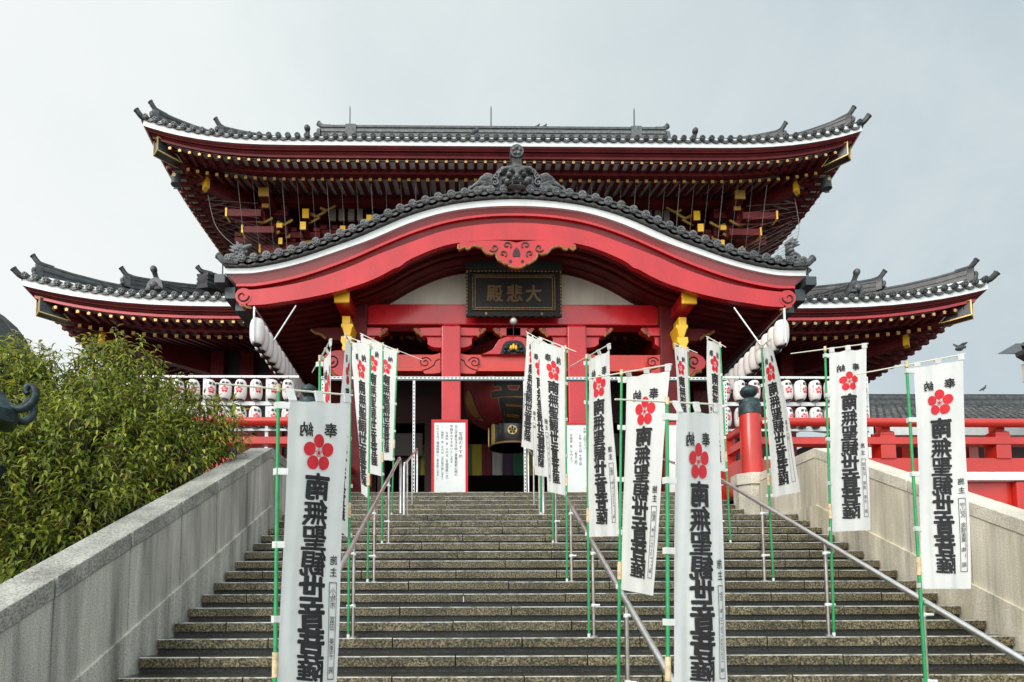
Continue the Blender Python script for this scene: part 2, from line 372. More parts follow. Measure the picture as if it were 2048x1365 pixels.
        b.build('gold_trim',M['gold'],eb)
        lb,pts,n,d=beam(1.45,3.9,.30,-.80,.36,'maroon','corner_beam',hall,slope=.02)
        y,pts,n,d=beam(1.38,1.47,.31,-.795,.37,'yellow','end_cap',lb)
pmat('yellow_shaded',(.36,.20,.03),.5)  # the yellow with eave shade mixed into the colour
def ridge(b,path,w,courses,top_r=.1,ch=.07,m=0,base=None):
    """stacked-tile ridge following a path of base points"""
    for i in range(courses):
        ww=w*(1 if i%2==0 else .86)
        for a,c in zip(path,path[1:]):
            o=V((0,0,ch*(i+.5))); b.bar(a+o,c+o,ww,ch*.96,m=m)
    if top_r: b.tube([p+V((0,0,courses*ch+top_r*.5)) for p in path],top_r,8,m=m)
def onigawara(b,p,out,w,h,ball=True,m=0):
    """ridge-end tile with shoulders and a round crest rising outward"""
    out=V(out).normalized(); n=V((-out.y,out.x,0)); o=p
    def q(a,z,t=0): return o+n*a+V((0,0,z))+out*t
    prof=[(-.5,0),(-.52,.35),(-.42,.62),(-.22,.78),(0,.84),(.22,.78),(.42,.62),(.52,.35),(.5,0)]
    k=len(prof); vs=[q(a*w,z*h,.08) for a,z in prof]+[q(a*w,z*h,-.08) for a,z in prof]
    b.add(vs,[tuple(range(k)),tuple(reversed(range(k,2*k)))]+[(i,k+i,k+(i+1)%k,(i+1)%k) for i in range(k)],m)
    for sx in (-1,1): b.ball(q(sx*w*.3,h*.2,.1),w*.2,w*.2,h*.14,8,5,m)
    b.ball(q(0,h*.42,.1),w*.22,w*.22,h*.2,8,5,m)
    if ball:
        L_=[q(0,h*.7,-.1),q(0,h*.88,.02),q(0,h*1.04,.08),q(0,h*1.14,.12)]; b.tube(L_,[w*.15,w*.12,w*.13,w*.16],8,m=m)
        e_=L_[-1]; b.ball(e_+V((0,0,w*.03)),w*.18,w*.18,w*.2,9,6,m)
def hip_tip(b,p,out,L=.55,r=.085,rise=.32,m=0):
    out=V(out).normalized(); pts=[p-out*.3,p,p+out*L*.5+V((0,0,rise*.3)),p+out*L+V((0,0,rise))]
    b.tube(catmull(pts,4),[r*(1-.0*i) for i in range(13)],8,m=m); e_=pts[-1]
    b.tube([e_,e_+(out*.5+V((0,0,.45)))*.05],r*1.12,8,m=m)
def tiled_roof(e,name,label_rolls=True,Umax=None):
    U=Umax or e.U
    # skin
    b=MB(); us=[0,.3,.8,1.5,2.3,3.2,4.2,5.4,6.6,7.8,9.5]; us=[u for u in us if u<U]+[U]
    for sd in 'FLR':
        T=tees(e,sd); lim=us if (sd=='F' or not e.g) else [u for u in us if u<=e.W/2-e.g]+[e.W/2-e.g]
        rows=[[epnt(e,sd,t,u,.10+e.rise(u),True) for t in T] for u in lim]
        if sd=='L': rows=[list(reversed(r)) for r in rows]
        b.grid(rows)
    # tile-edge face under the discs (wavy pan tiles)
    step=.305
    for sd in 'FLR':
        Ls=e.W if sd=='F' else e.D; n=int(Ls/step); off=(Ls-n*step)/2
        for i in range(n+1):
            dist=off+i*step; near=min(dist,Ls-dist); t=dist/Ls
            hw0=e.W/2
            def P(u,dz,dx=0):
                up=e.A*max(0,1-near/e.S)**e.p*max(0,1-u/e.fade)
                z=e.zc+up+dz+e.rise(u)
                if sd=='F': return V((AX-hw0+dist+dx,e.Y0+u,z))
                return V((AX-(hw0-u),e.Y0+dist+dx,z)) if sd=='L' else V((AX+hw0-u,e.Y0+dist+dx,z))
            umax=U if (sd=='F' and e.g and abs(dist-hw0)<e.g) else min(near,U)
            if sd!='F' and e.g: umax=min(umax,e.W/2-e.g)
            if umax<.12: umax=.12
            path=[P(-.07,.15)]+[P(u,.13) for u in us if 0<u<umax]+[P(umax,.13)]
            if sd!='F': path=path[:6]
            b.tube(path,.078,6,cap=False)
            # disc end with raised plum boss
            c=P(-.085,.155)
            d=V((0,1,0)) if sd=='F' else V((1 if sd=='L' else -1,0,0))
            b.tube([c,c+d*.06],.094,12)
            b.tube([c-d*.012,c],[.074,.086],12)
            for k in range(5):
                a=PI/2+2*PI*k/5; o=V((math.cos(a)*.05,0,math.sin(a)*.05)) if sd=='F' else V((0,math.cos(a)*.05,math.sin(a)*.05))
                if sd=='F': b.tube([c+o-d*.03,c+o],[.022,.032],6)
            # pan-tile lip sagging between two discs
            if i<n and sd=='F':
                nx=[(0,.06),(.08,.015),(.15,0),(.225,.015),(.305,.06)]
                top=[P(-.05,.02+z+.05,x) for x,z in nx]; bot=[P(-.05,.02+z-.03,x) for x,z in nx]
                b.ribbon(top,bot,.12)
    rf=b.build(name,M['tile'],hall,smooth=40)
    return rf
# ---- upper roof
YU=18.45
zu=at(1005,283.5,YU).z; WU=at(1724,252,YU).x-at(287,245,YU).x
up_rise=lambda u:.46*u+.036*u*u
EU=make_eave(WU,YU,17.6,zu,.62,5.0,2.8,8.7,up_rise,gable=8.1)
upper=tiled_roof(EU,'upper_roof')
eaves(EU,'upper')
def hip_ridges(e,rf,segs,tipsc=1.0):
    """segs: list of (u0,u1,extra base height,courses)"""
    for s in (-1,1):
        out=V((s,-1,0))
        b=MB()
        # corner tile curling out beyond the eave
        c=V((AX+s*(e.W/2),e.Y0,e.zc+e.A+.10)); hip_tip(b,c,out,L=.20,r=.09,rise=.13)
        for (u0,u1,hb,n,tip) in segs:
            path=[]
            for k in range(9):
                u=u0+(u1-u0)*k/8; up=e.A*max(0,1-u/e.S)**e.p*max(0,1-u/e.fade)
                path.append(V((AX+s*(e.W/2-u),e.Y0+u,e.zc+up+.14+e.rise(u)+hb)))
            ridge(b,path,.26,n,top_r=.085)
            p=path[0]; 
            onigawara(b,p+out.normalized()*.06,out,.34,n*.07+.17,ball=False)
            hip_tip(b,p+V((0,0,n*.07+.09)),out,L=.20,r=.08,rise=.17)
        b.build('corner_ridge',M['tile'],rf,smooth=40)
hip_ridges(EU,upper,[(.28,3.4,0,5,1),(1.75,3.4,.36,4,1)])
# main ridge, gables, descending ridges
b=MB(); yr=YU+8.7; zr=at(1000,262,yr).z-1.0
hl=(at(1327,265,yr).x-at(645,265,yr).x)/2
for i in range(9):
    ww=.62 if i%2==0 else .54; b.box(AX-hl,AX+hl,yr-ww/2,yr+ww/2,zr+i*.11,zr+i*.11+.105)
b.tube([(AX-hl,yr,zr+1.05),(AX+hl,yr,zr+1.05)],.13,10)
for s in (-1,1):
    hip_tip(b,V((AX+s*(hl-.1),yr,zr+1.12)),(s,0,0),L=.28,r=.12,rise=.16)
    b.box(AX+s*(hl-1.4)-.25,AX+s*(hl-1.4)+.25,yr-.36,yr+.36,zr+.2,zr+1.0)
    onigawara(b,V((AX+s*(hl+.1),yr,zr)),(s,0,0),.9,1.15,ball=False)
b.build('main_ridge',M['tile_light'],upper,smooth=40)
for s in (-1,1):
    b=MB(); g=EU.g; zz=EU.zc+.1
    b.add([(AX+s*(g-.5),YU+3,zz+up_rise(3)),(AX+s*(g-.5),yr,zr+.3),(AX+s*(g-.5),yr+5.7,zz+up_rise(3))],[(0,1,2)]); b.build('gable_wall',M['plaster'],hall)
    b=MB(); u0=2.0; path=[V((AX+s*6.93,YU+u,EU.zc+.14+up_rise(u))) for u in (2.0,3,4,5.4,7,8.4)]
    ridge(b,path,.34,5,top_r=.11); onigawara(b,path[0]+V((0,-.05,0)),(0,-1,0),.62,.62,ball=True); b.build('descending_ridge',M['tile'],upper,smooth=40)
# back slope so that the roof is closed
b=MB(); b.grid([[V((AX+x,yr,zr+.2)) for x in (-hl,hl)],[V((AX+x,YU+17.6,zu+.1)) for x in (-WU/2,WU/2)]]); b.build('back_slope',M['tile'],upper)
# lightning rods
for px in (700,982,1268):
    p=at(px,258,yr); q=at(px,212 if px<1200 else 216,yr); b=MB(); b.tube([p-V((0,0,.8)),q-V((0,0,.15)),q],[.035,.03,.008],6); b.build('lightning_rod',M['gutter'],upper)
# ---- lower roof
YL=16.75
zl=at(1009,604,YL).z; WL=at(1975,568,YL).x-at(44,561,YL).x
low_rise=lambda u:.30*u+.022*u*u
EL=make_eave(WL,YL,19.5,zl,.60,6.0,2.7,5.6,low_rise,gable=None,fade=5)
lower=tiled_roof(EL,'lower_roof')
eaves(EL,'lower')
hip_ridges(EL,lower,[(.30,4.6,0,6,1),(1.9,4.6,.44,5,1)])
for s in (-1,1):
    b=MB(); P0=at(314,588,YL+1.1); dx=abs(P0.x-AX)
    path=catmull([V((AX+s*dx,YL+1.1,P0.z-.1)),V((AX+s*(dx-.5),YL+1.9,P0.z+.02)),V((AX+s*(dx-1.2),YL+3.2,P0.z+.45)),V((AX+s*(dx-1.9),YL+5.0,P0.z+1.5))],5)
    ridge(b,path,.40,5,top_r=.12,ch=.08); onigawara(b,path[0]+V((0,-.06,0)),(s*.25,-1,0),.58,.66,ball=True)
    b.build('descending_ridge',M['tile'],lower,smooth=40)
    b=MB(); P1=at(404,575,YL+2.2); x1=abs(P1.x-AX)
    path=[V((AX+s*(x1-.12*k),YL+2.2+.5*k,P1.z-.02+.18*k)) for k in range(5)]
    ridge(b,path,.42,7,top_r=.09,ch=.07); hip_tip(b,path[0]+V((0,0,.55)),(s,-.6,0),L=.14,r=.08,rise=.1)
    b.build('descending_ridge',M['tile'],lower,smooth=40)
# ---- walls
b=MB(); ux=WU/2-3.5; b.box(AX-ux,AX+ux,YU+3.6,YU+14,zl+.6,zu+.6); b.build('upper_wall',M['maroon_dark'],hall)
b=MB(); lx=WL/2-4.0; yw=YL+3.6
b.box(AX-lx,AX-4.4,yw,yw+12,3.9,zl+.8); b.box(AX+4.4,AX+lx,yw,yw+12,3.9,zl+.8); b.box(AX-4.4,AX+4.4,yw+4,yw+12,3.9,zl+.8); b.box(AX-4.4,AX+4.4,yw,yw+4,8.6,zl+.8)
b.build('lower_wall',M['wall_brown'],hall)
for s in (-1,1):
    b=MB()
    for k in range(6):
        x=4.7+k*(lx-4.9)/5; b.box(AX+s*x-.22,AX+s*x+.22,yw-.3,yw+.05,3.9,zl+.3)
    for z0,z1 in ((8.9,9.2),(7.2,7.42),(5.5,5.7)): b.box(AX+min(s*4.5,s*lx),AX+max(s*4.5,s*lx),yw-.16,yw+.02,z0,z1)
    b.build('wall_frame',M['maroon'],hall)
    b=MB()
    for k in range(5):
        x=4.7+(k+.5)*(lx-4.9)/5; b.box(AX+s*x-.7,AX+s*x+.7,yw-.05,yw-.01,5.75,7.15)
    pmat('wall_shaded',(.10,.085,.075),.8) if 'wall_shaded' not in M else 0; b.build('wall_panel',M['wall_shaded'],hall)  # shade under the eaves put into the colour of these beige panels
# upper storey: tie beams, white strips, bracket arms with yellow ends
yb=YU+3.6
b=MB()
for (y0,y1,zt,zb) in ((yb-.25,yb,zu-.15,zu-.45),(yb-.35,yb,zu-1.35,zu-1.7),(yb-.25,yb,zu-2.6,zu-2.9),(yb-1.3,yb-1.0,zu-.25,zu-.52)):
    b.box(AX-ux,AX+ux,y0,y1,zb,zt)
b.build('tie_beam',M['maroon'],hall)
def px_rect(x0,x1,y0,y1,Y):
    a=at(x0,y0,Y); c=at(x1,y1,Y); return a.x-AX,c.x-AX,c.z,a.z
for s in (-1,1):
    for (x0,x1) in ((660,671),(677.5,689),(696,708),(714.5,725)):
        a,c,z0,z1=px_rect(x0,x1,416,441,yb-.37); b=MB(); xx=sorted((s*a,s*c)); 
        if s==1: xx=[-v for v in (c,a)]; 
        else: xx=[a,c]
        b.box(AX+xx[0],AX+xx[1],yb-.37,yb-.3,z0,z1); b.build('plaster_strip',M['plaster'],hall)
    arms=[(517,537,375,392,19.9,'yellow_shaded'),(524,537,401,415,20.3,'yellow_shaded'),(605,617,418,436,20.6,'yellow'),(600,611,444,459,20.3,'yellow'),(553,564,447,455,20.4,'yellow'),
          (612,623,481,488,20.9,'yellow_shaded'),(557,564,476,488,20.4,'yellow'),(571,580,468,476,20.8,'yellow_shaded'),(680,690,452,464,20.5,'yellow'),(733,743,430,446,20.4,'yellow'),(650,659,470,480,20.9,'yellow_shaded')]
    for (x0,x1,y0,y1,Y,mat) in arms:
        a,c,z0,z1=px_rect(x0,x1,y0,y1,Y); xx=(-c,-a) if s==1 else (a,c)
        b=MB(); b.box(AX+xx[0],AX+xx[1],Y+.04,yb+.1,z0,z1); arm=b.build('bracket_arm',M['maroon'],hall,bevel=.015)
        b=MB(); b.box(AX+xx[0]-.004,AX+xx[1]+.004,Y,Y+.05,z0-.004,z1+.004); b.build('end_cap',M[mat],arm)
    for (xe,xi,y0,y1,Y) in ((453,522,418,433,19.9),(485,548,452,466,20.1),(520,575,490,505,20.6)):
        a=at(xe,y0,Y); c=at(xi,y1,Y); xo,xn=a.x-AX,c.x-AX; z1,z0=a.z,c.z
        xx=(xo,xn) if s==-1 else (-xn,-xo)
        b=MB(); b.box(AX+xx[0],AX+xx[1],Y,Y+.28,z0,z1); arm=b.build('bracket_arm',M['maroon'],hall,bevel=.02)
        xe_=xx[0] if s==-1 else xx[1]; b=MB(); b.box(AX+xe_-.03,AX+xe_+.03,Y-.03,Y+.31,z0-.02,z1+.02)
        b.box(AX+xe_-.03-(.0),AX+xe_+.03,Y-.032,Y-.028,z0-.02,z1+.02); b.build('end_cap',M['yellow'],arm)
    # curved yellow-edged nosings and the darker stepped bracket blocks
    for (x,y,Y) in ((534,443,20.5),(548,470,20.5),(640,430,20.9),(660,418,20.9),(628,442,20.9),(574,447,20.6),(575,505,20.9)):
        p=at(x,y,Y); xx=-(p.x-AX) if s==1 else p.x-AX; pts=[V((AX+xx+s*.34,Y,p.z+.02)),V((AX+xx+s*.15,Y,p.z-.06)),V((AX+xx,Y,p.z)),V((AX+xx-s*.2,Y,p.z+.12))]
        b=MB(); b.tube(catmull(pts,4),.045,6); b.tube(pts[:2],.06,6); b.build('carved_nosing',M['yellow_shaded'],hall,smooth=50)
    for (x,y,Y) in ((545,400,20.9),(545,425,20.8),(545,462,20.7),(610,405,21.2),(610,470,20.9),(670,465,21.2),(585,490,21.0),(500,440,20.6),(500,480,20.7)):
        p=at(x,y,Y); xx=-(p.x-AX) if s==1 else p.x-AX; b=MB(); b.box(AX+xx-.55,AX+xx+.55,Y,Y+.8,p.z-.11,p.z+.11)
        for q in (-.42,0,.42): b.box(AX+xx+q-.12,AX+xx+q+.12,Y-.03,Y+.3,p.z+.112,p.z+.26)
        b.build('bracket_block',M['maroon'],hall,bevel=.02)
    # lower storey bracket ends, eave shade painted into their yellow
    for (x0,x1,y0,y1) in ((465,473,671,680),(484,491,671,680),(404,412,668,676),(330,338,664,672)):
        a,c,z0,z1=px_rect(x0,x1,y0,y1,YL+2.2); xx=(-c,-a) if s==1 else (a,c)
        b=MB(); b.box(AX+xx[0],AX+xx[1],YL+2.24,yw,z0,z1); arm=b.build('bracket_arm',M['maroon'],hall)
        b=MB(); b.box(AX+xx[0]-.004,AX+xx[1]+.004,YL+2.2,YL+2.25,z0-.004,z1+.004); b.build('end_cap',M['yellow_shaded'],arm)
# ================================================================ curved porch gable (part of the hall)
YK=14.25
def half(pts,Y):
    """photo positions of the left half -> symmetric world curve (list of V), left to right"""
    w=[at(x,y,Y) for x,y in pts]; h=[(p.x-AX,p.z) for p in w]
    h=[q for q in h if q[0]<-.05]
    # level the middle
    zc=w[-1].z
    L_=[V((x,0,z)) for x,z in h]+[V((0,0,zc))]
    full=L_+[V((-p.x,0,p.z)) for p in reversed(L_[:-1])]
    c=catmull(full,4)
    return [V((AX+p.x,Y,p.z)) for p in c]
WT=[(449.6,536.8),(482,536.8),(514,535),(564,525.6),(614,511.9),(664,494.5),(714,476.5),(750,461),(820.6,431.4),(891,412),(961,402.2),(1033,399)]
WB=[(449.6,547.3),(482,547.3),(514,545.3),(564,536),(614,522.8),(664,506.2),(714,489),(750,475.5),(820.6,445.5),(891,424.4),(961,414.6),(1033,412)]
MD=[(472,568),(500,567.5),(514,566.5),(564,558),(614,545),(664,528),(714,508.5),(750,492.5),(820.6,463),(891,441),(961,430),(1033,427)]
MD2=[(472,573),(500,572.8),(514,572),(564,563.5),(614,550.5),(664,533.5),(714,514),(750,498),(820.6,468),(891,446),(961,434.5),(1033,431.5)]
MT=[(479.5,580.4),(500,580),(514,579),(564,572.5),(614,562),(664,546.8),(714,528),(750,511.5),(820.6,485),(891,461),(961,449.5),(1033,446)]
MBt=[(495.7,611),(530,609),(564,604),(601,598.5),(639,591),(670,584),(701,575),(732.7,564.5),(770,547.5),(820.6,518.5),(891,491),(961,481.5),(1033,480)]
def match(a,n):   # resample to n points by x
    xs=[a[0].x+(a[-1].x-a[0].x)*i/(n-1) for i in range(n)]; t=[(p.x,p.z) for p in a]
    return [V((x,a[0].y,interp(t,x))) for x in xs]
def rib(mb,top,bot,dy,n=65,m=0):
    mb.ribbon(match(top,n),match(bot,n),dy,m)
b=MB(); rib(b,half(WT,YK),half(WB,YK),.35); gb=b.build('gable_eave_band',M['white_paint'],hall,smooth=30)
b=MB(); rib(b,half(WB,YK+.06),half(MD,YK+.12),.3); b.build('gable_fascia',M['crimson_dark'],hall,smooth=30)
b=MB(); rib(b,half(MD,YK+.02),half(MD2,YK+.02),.3); b.build('gable_moulding',M['crimson'],hall,smooth=30)
b=MB(); rib(b,half(MD2,YK+.10),half(MT,YK+.16),.3); b.build('gable_fascia',M['crimson_dark'],hall,smooth=30)
# main bargeboard with a kink and scroll ends
T=match(half(MT,YK+.07),97); Bq=match(half(MBt,YK+.07),97)
xk=at(799.5,531,YK).x-AX
for p in Bq:
    q=abs(abs(p.x-AX)-abs(xk)); p.z-= .05*math.exp(-(q/.10)**2)
b=MB(); b.ribbon(T,Bq,.16)
for s in (-1,1):
    c=at(487,593,YK+.07); cx=AX+s*abs(c.x-AX); 
    b.tube([(cx,YK+.06,c.z),(cx,YK+.23,c.z)],.205,24)
    b.tube([(cx-s*-.02,YK+.062,c.z-.17),(cx-s*-.02,YK+.22,c.z-.17)],.09,12)
gbd=b.build('bargeboard',M['crimson'],hall,smooth=30)
for s in (-1,1):
    cx=AX+s*abs(c.x-AX); b=MB()
    pts=[V((cx+s*(-math.cos(a)*(.03+.021*a))+s*.02,YK+.052,c.z+.0+math.sin(a)*(.03+.021*a))) for a in [k*.35 for k in range(19)]]
    b.tube(pts,[.008+.010*min(1,k/8) for k in range(len(pts))],6); b.build('scroll_groove',M['maroon_dark'],gbd)
    b=MB(); q=[V((cx+s*.05,YK+.08,c.z-.20)),V((cx-s*.08,YK+.08,c.z-.27)),V((cx-s*.2,YK+.08,c.z-.30))]; b.tube(catmull(q,4),.03,6); b.build('gilt_edge',M['gold_old'],gbd)
# ---- porch roof: thick tiled edge over the white band
edge=[V((p.x,YK-.10,p.z)) for p in match(half(WT,YK),97)]
def koff(x):  # height of the white band's top at x (relative to axis)
    return interp([(p.x-AX,p.z) for p in edge],x)
hwk=edge[-1].x-AX
KD=6.2
b=MB(); rows=[]
for k in range(8):
    y=YK-.12+KD*k/7; rows.append([V((p.x,y,p.z+.22)) for p in edge])
b.grid(rows); b.ribbon([p+V((0,-.0,.16)) for p in edge],[p+V((0,0,.02)) for p in edge],.4)
# arc length positions for the round tile ends
arc=[0]; 
for a,c in zip(edge,edge[1:]): arc.append(arc[-1]+(c-a).length)
tot=arc[-1]; n=46
def onarc(s):
    return V((interp([(a,p.x) for a,p in zip(arc,edge)],s),edge[0].y,interp([(a,p.z) for a,p in zip(arc,edge)],s)))
for i in range(n+1):
    s_=.14+(tot-.28)*i/n; p=onarc(s_); q0=onarc(max(0,s_-.08)); q1=onarc(min(tot,s_+.08)); tn=(q1-q0).normalized(); nr=V((-tn.z,0,tn.x))
    c=p+nr*.175+V((0,-.06,0))
    b.tube([c,c+V((0,.07,0))],.104,14); b.tube([c-V((0,.014,0)),c],[.08,.094],14)
    for k in range(5):
        a=PI/2+2*PI*k/5; o=V((math.cos(a)*.054,0,math.sin(a)*.054)); b.tube([c+o-V((0,.032,0)),c+o],[.024,.036],6)
    b.tube([c-V((0,.03,0)),c],.02,6)
    cc=p+nr*.16; b.tube([cc+V((0,.02,0)),cc+V((0,KD,0))],.095,7,cap=False)
    if i<n:
        nx=[onarc(s_+(tot-.28)/n*f) for f in (0,.25,.5,.75,1)]
        sag=[.05,.0,-.02,0,.05]
        b.ribbon([q+nr*(.10+g) for q,g in zip(nx,sag)],[q+nr*(.03+g) for q,g in zip(nx,sag)],.15)
        # light lacing line along the tile shoulders
        m0=onarc(s_+(tot-.28)/n*.12)+nr*.20; m1=onarc(s_+(tot-.28)/n*.88)+nr*.20
        b.tube([m0+V((0,.0,0)),m1+V((0,.0,0))],.028,6)
for s in (-1,1):
    e0=edge[0] if s<0 else edge[-1]; hip_tip(b,e0+V((-s*.06,0,.11)),(s,-.15,0),L=.16,r=.085,rise=.12)
kr=b.build('porch_roof',M['tile_light'],hall,smooth=40)
# ridge along the crown + ornament
b=MB(); zt=edge[48].z+.22
for i in range(5):
    ww=.6 if i%2==0 else .52; b.box(AX-ww/2,AX+ww/2,YK+.25,YK+KD,zt+i*.1,zt+i*.1+.095)
b.tube([(AX,YK+.2,zt+.56),(AX,YK+KD,zt+.56)],.12,8); b.build('porch_ridge',M['tile'],kr,smooth=40)
# demon-mask ridge tile
def P_(px,py,Y=YK-.02): return at(px,py,Y)
b=MB(); Yo=YK-.04
def pp(pts,y0,y1):
    w_=[at(x,y,Yo) for x,y in pts]; b.prism([(p.x,p.z) for p in w_],y0,y1)
cxp=1033
def sym(pts): return pts+[(2*cxp-x,y) for x,y in reversed(pts)]
pp(sym([(933,383),(938,372),(952,371),(958,362),(975,357),(988,350),(997,338),(1010,333),(1022,331)]),Yo,Yo+.30)
def bl(x,y,rx,ry,d=.10,out=.02):
    for xx in ((x,2*cxp-x) if abs(x-cxp)>1 else (x,)):
        p=at(xx,y,Yo-out); k=Yo/1200; b.ball(p,rx*k,d,ry*k,12,8)
bl(1033,352,27,22,.16); bl(1033,372,32,9,.15); bl(1015,343,14,5,.16,.10); bl(1022,347,9,4,.16,.14)      # face, jaw, brow
bl(1018,350,6,4.5,.09,.17); bl(1033,356,6,8,.14,.16); bl(1027,361,4,3.4,.10,.20); bl(1010,362,8,6,.12,.12)   # eyes, nose, nostrils, cheeks
bl(1014,366,6,5,.12,.15); bl(1033,366,14,2.2,.1,.16); bl(1033,376,20,3,.12,.15); bl(1025,369,2,3,.06,.2); bl(1006,341,6,8,.08,.02)
bl(1033,338,12,5,.14,.03)
for (x,y,r) in ((991,354,7.5),(990,366,7.5),(1003,371,5),(997,345,5)):
    for xx,s in ((x,-1),(2*cxp-x,1)):
        p=at(xx,y,Yo-.03); k=Yo/1200
        b.tube([p+V((s*-math.cos(a)*r*k*(.15+a/9),-.02*a/6,math.sin(a)*r*k*(.15+a/9))) for a in [q*.5 for q in range(16)]],.028,6)
for j,(x0,y0,x1,y1,x2,y2) in enumerate(((985,378,965,376,945,380),(985,372,962,366,940,377),(984,366,966,360,950,370),(985,360,970,355,956,362),(984,354,974,351,964,356),(985,375,972,370,952,382))):
    for s in (-1,1):
        f=lambda x: x if s<0 else 2*cxp-x
        b.tube(catmull([at(f(x0),y0,Yo-.05),at(f(x1),y1,Yo-.06),at(f(x2),y2,Yo-.02)],5),[.05]*8+[.035,.025,.012],6)
p0=at(1033,334,Yo+.1); p1=at(1033,311,Yo-.02); b.tube([p0,p0*.5+p1*.5,p1],[.14,.12,.16],12); b.tube([p1+V((0,-.12,.03)),p1+V((0,.12,.03))],.17,16)
for k in range(5):
    a=PI/2+2*PI*k/5; o=V((math.cos(a)*.08,-.14,.03+math.sin(a)*.08)); b.ball(p1+o,.045,.03,.045,6,5)
b.build('demon_mask_tile',M['tile_light'],kr,smooth=60)
# guardian-beast tiles at both ends
for s in (-1,1):
    b=MB(); 
    if s<0: base=at(478,522,YK+.15); fx=1
    else: base=at(1586,527,YK+.15); fx=-1
    B0=base+V((0,0,-.05)); k=YK/1200
    def q(dx,dz,dy=0): return B0+V((fx*dx*k,dy,dz*k))
    if s<0:
        for (dx,dz,r) in ((0,6,12),(4,14,10),(-6,10,9),(8,20,8),(-2,22,8),(10,6,7)): b.ball(q(dx,dz),r*k,.17,r*.75*k,9,6)
        b.tube(catmull([q(-8,26),q(0,32),q(8,30),q(16,34),q(26,38)],4),[.10,.10,.10,.10,.09,.09,.08,.08,.07,.07,.06,.06,.06,.05,.05,.04,.03],7)
        for (dx,dz,ex,ez) in ((-4,28,-14,40),(-6,26,-20,36),(0,32,-6,46),(-8,22,-22,28),(6,32,4,42),(10,18,18,26),(-10,14,-22,18)): b.tube([q(dx,dz),q((dx+ex)/2,(dz+ez)/2+1.5),q(ex,ez)],[.06,.045,.01],6)
        for (dx,dz) in ((12,14),(6,10),(0,14),(-6,4),(14,4)): b.ball(q(dx,dz,-.14),.05,.04,.05,6,5)
    else:
        for (dx,dz,r) in ((0,4,12),(4,10,11),(-5,12,9),(2,20,9),(6,28,8),(6,36,8),(4,44,9)): b.ball(q(dx,dz),r*k,.16,r*.7*k,9,6)
        b.tube(catmull([q(-6,8),q(-12,16),q(-8,22),q(4,26)],4),.06,6)
        for (dx,dz,ex,ez) in ((2,48,-10,58),(0,46,-14,52),(4,50,-2,62),(0,42,-16,45),(8,46,18,44),(8,40,16,38),(6,50,8,56),(-6,12,-16,8),(6,14,16,18)): b.tube([q(dx,dz),q((dx+ex)/2,(dz+ez)/2+1.5),q(ex,ez)],[.06,.045,.01],6)
        for (dx,dz) in ((10,8),(2,12),(-4,6),(12,44)): b.ball(q(dx,dz,-.14),.05,.04,.05,6,5)
    b.build('beast_tile',M['tile_light'],kr,smooth=60)
# ---- side gutters
for s in (-1,1):
    b=MB(); a=at(439,556,YK-.05); gx=AX+s*abs(a.x-AX); z=a.z
    b.box(gx-.13,gx+.13,YK-.05,YK+6.0,z-.12,z+.10); b.box(gx-s*.18-.13,gx-s*.18+.13,YK+.15,YK+6.0,z-.42,z-.121); b.box(gx-s*.42-.16,gx-s*.42+.16,YK+.3,YK+6.0,z-.66,z-.421)
    for k in range(8): b.box(gx-.15,gx+.15,YK+.5+k*.7,YK+.55+k*.7,z-.14,z+.102)
    b.tube([(gx-s*.05,YK+.0,z+.1),(gx-s*.05,YK+.0,z+.42)],.018,6)
    b.build('gutter',M['gutter'],hall,bevel=.01)
# ---- ceiling with curved rafters running front to back
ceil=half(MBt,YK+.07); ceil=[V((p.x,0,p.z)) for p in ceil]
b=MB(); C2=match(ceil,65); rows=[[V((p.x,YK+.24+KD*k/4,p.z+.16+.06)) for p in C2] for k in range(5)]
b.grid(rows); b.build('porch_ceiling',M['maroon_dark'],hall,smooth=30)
b=MB()
for k in range(19):
    y=YK+.36+.31*k; top=[V((p.x,y,p.z+.215)) for p in C2]; bot=[V((p.x,y,p.z+.09)) for p in C2]; b.ribbon(top,bot,.13)
b.build('porch_rafter',M['maroon'],hall,smooth=30)
for s in (-1,1):   # eave board closing the side
    b=MB(); x=AX+s*(abs(C2[0].x-AX)+.02); b.box(x-.06,x+.06,YK+.24,YK+6,C2[0].z-.02,C2[0].z+.5); b.build('side_fascia',M['maroon'],hall)
def mprism(b,pts,y0,y1,s):
    w_=[at(x,y,y0) for x,y in pts]; pl=[(AX+(p.x-AX)*(1 if s<0 else -1),p.z) for p in w_]
    b.prism(pl if s<0 else list(reversed(pl)),y0,y1)
def mtube(b,pts,Y,r,s,n=6):
    w_=[at(x,y,Y) for x,y in pts]; b.tube([V((AX+(p.x-AX)*(1 if s<0 else -1),Y,p.z)) for p in w_],r,n)
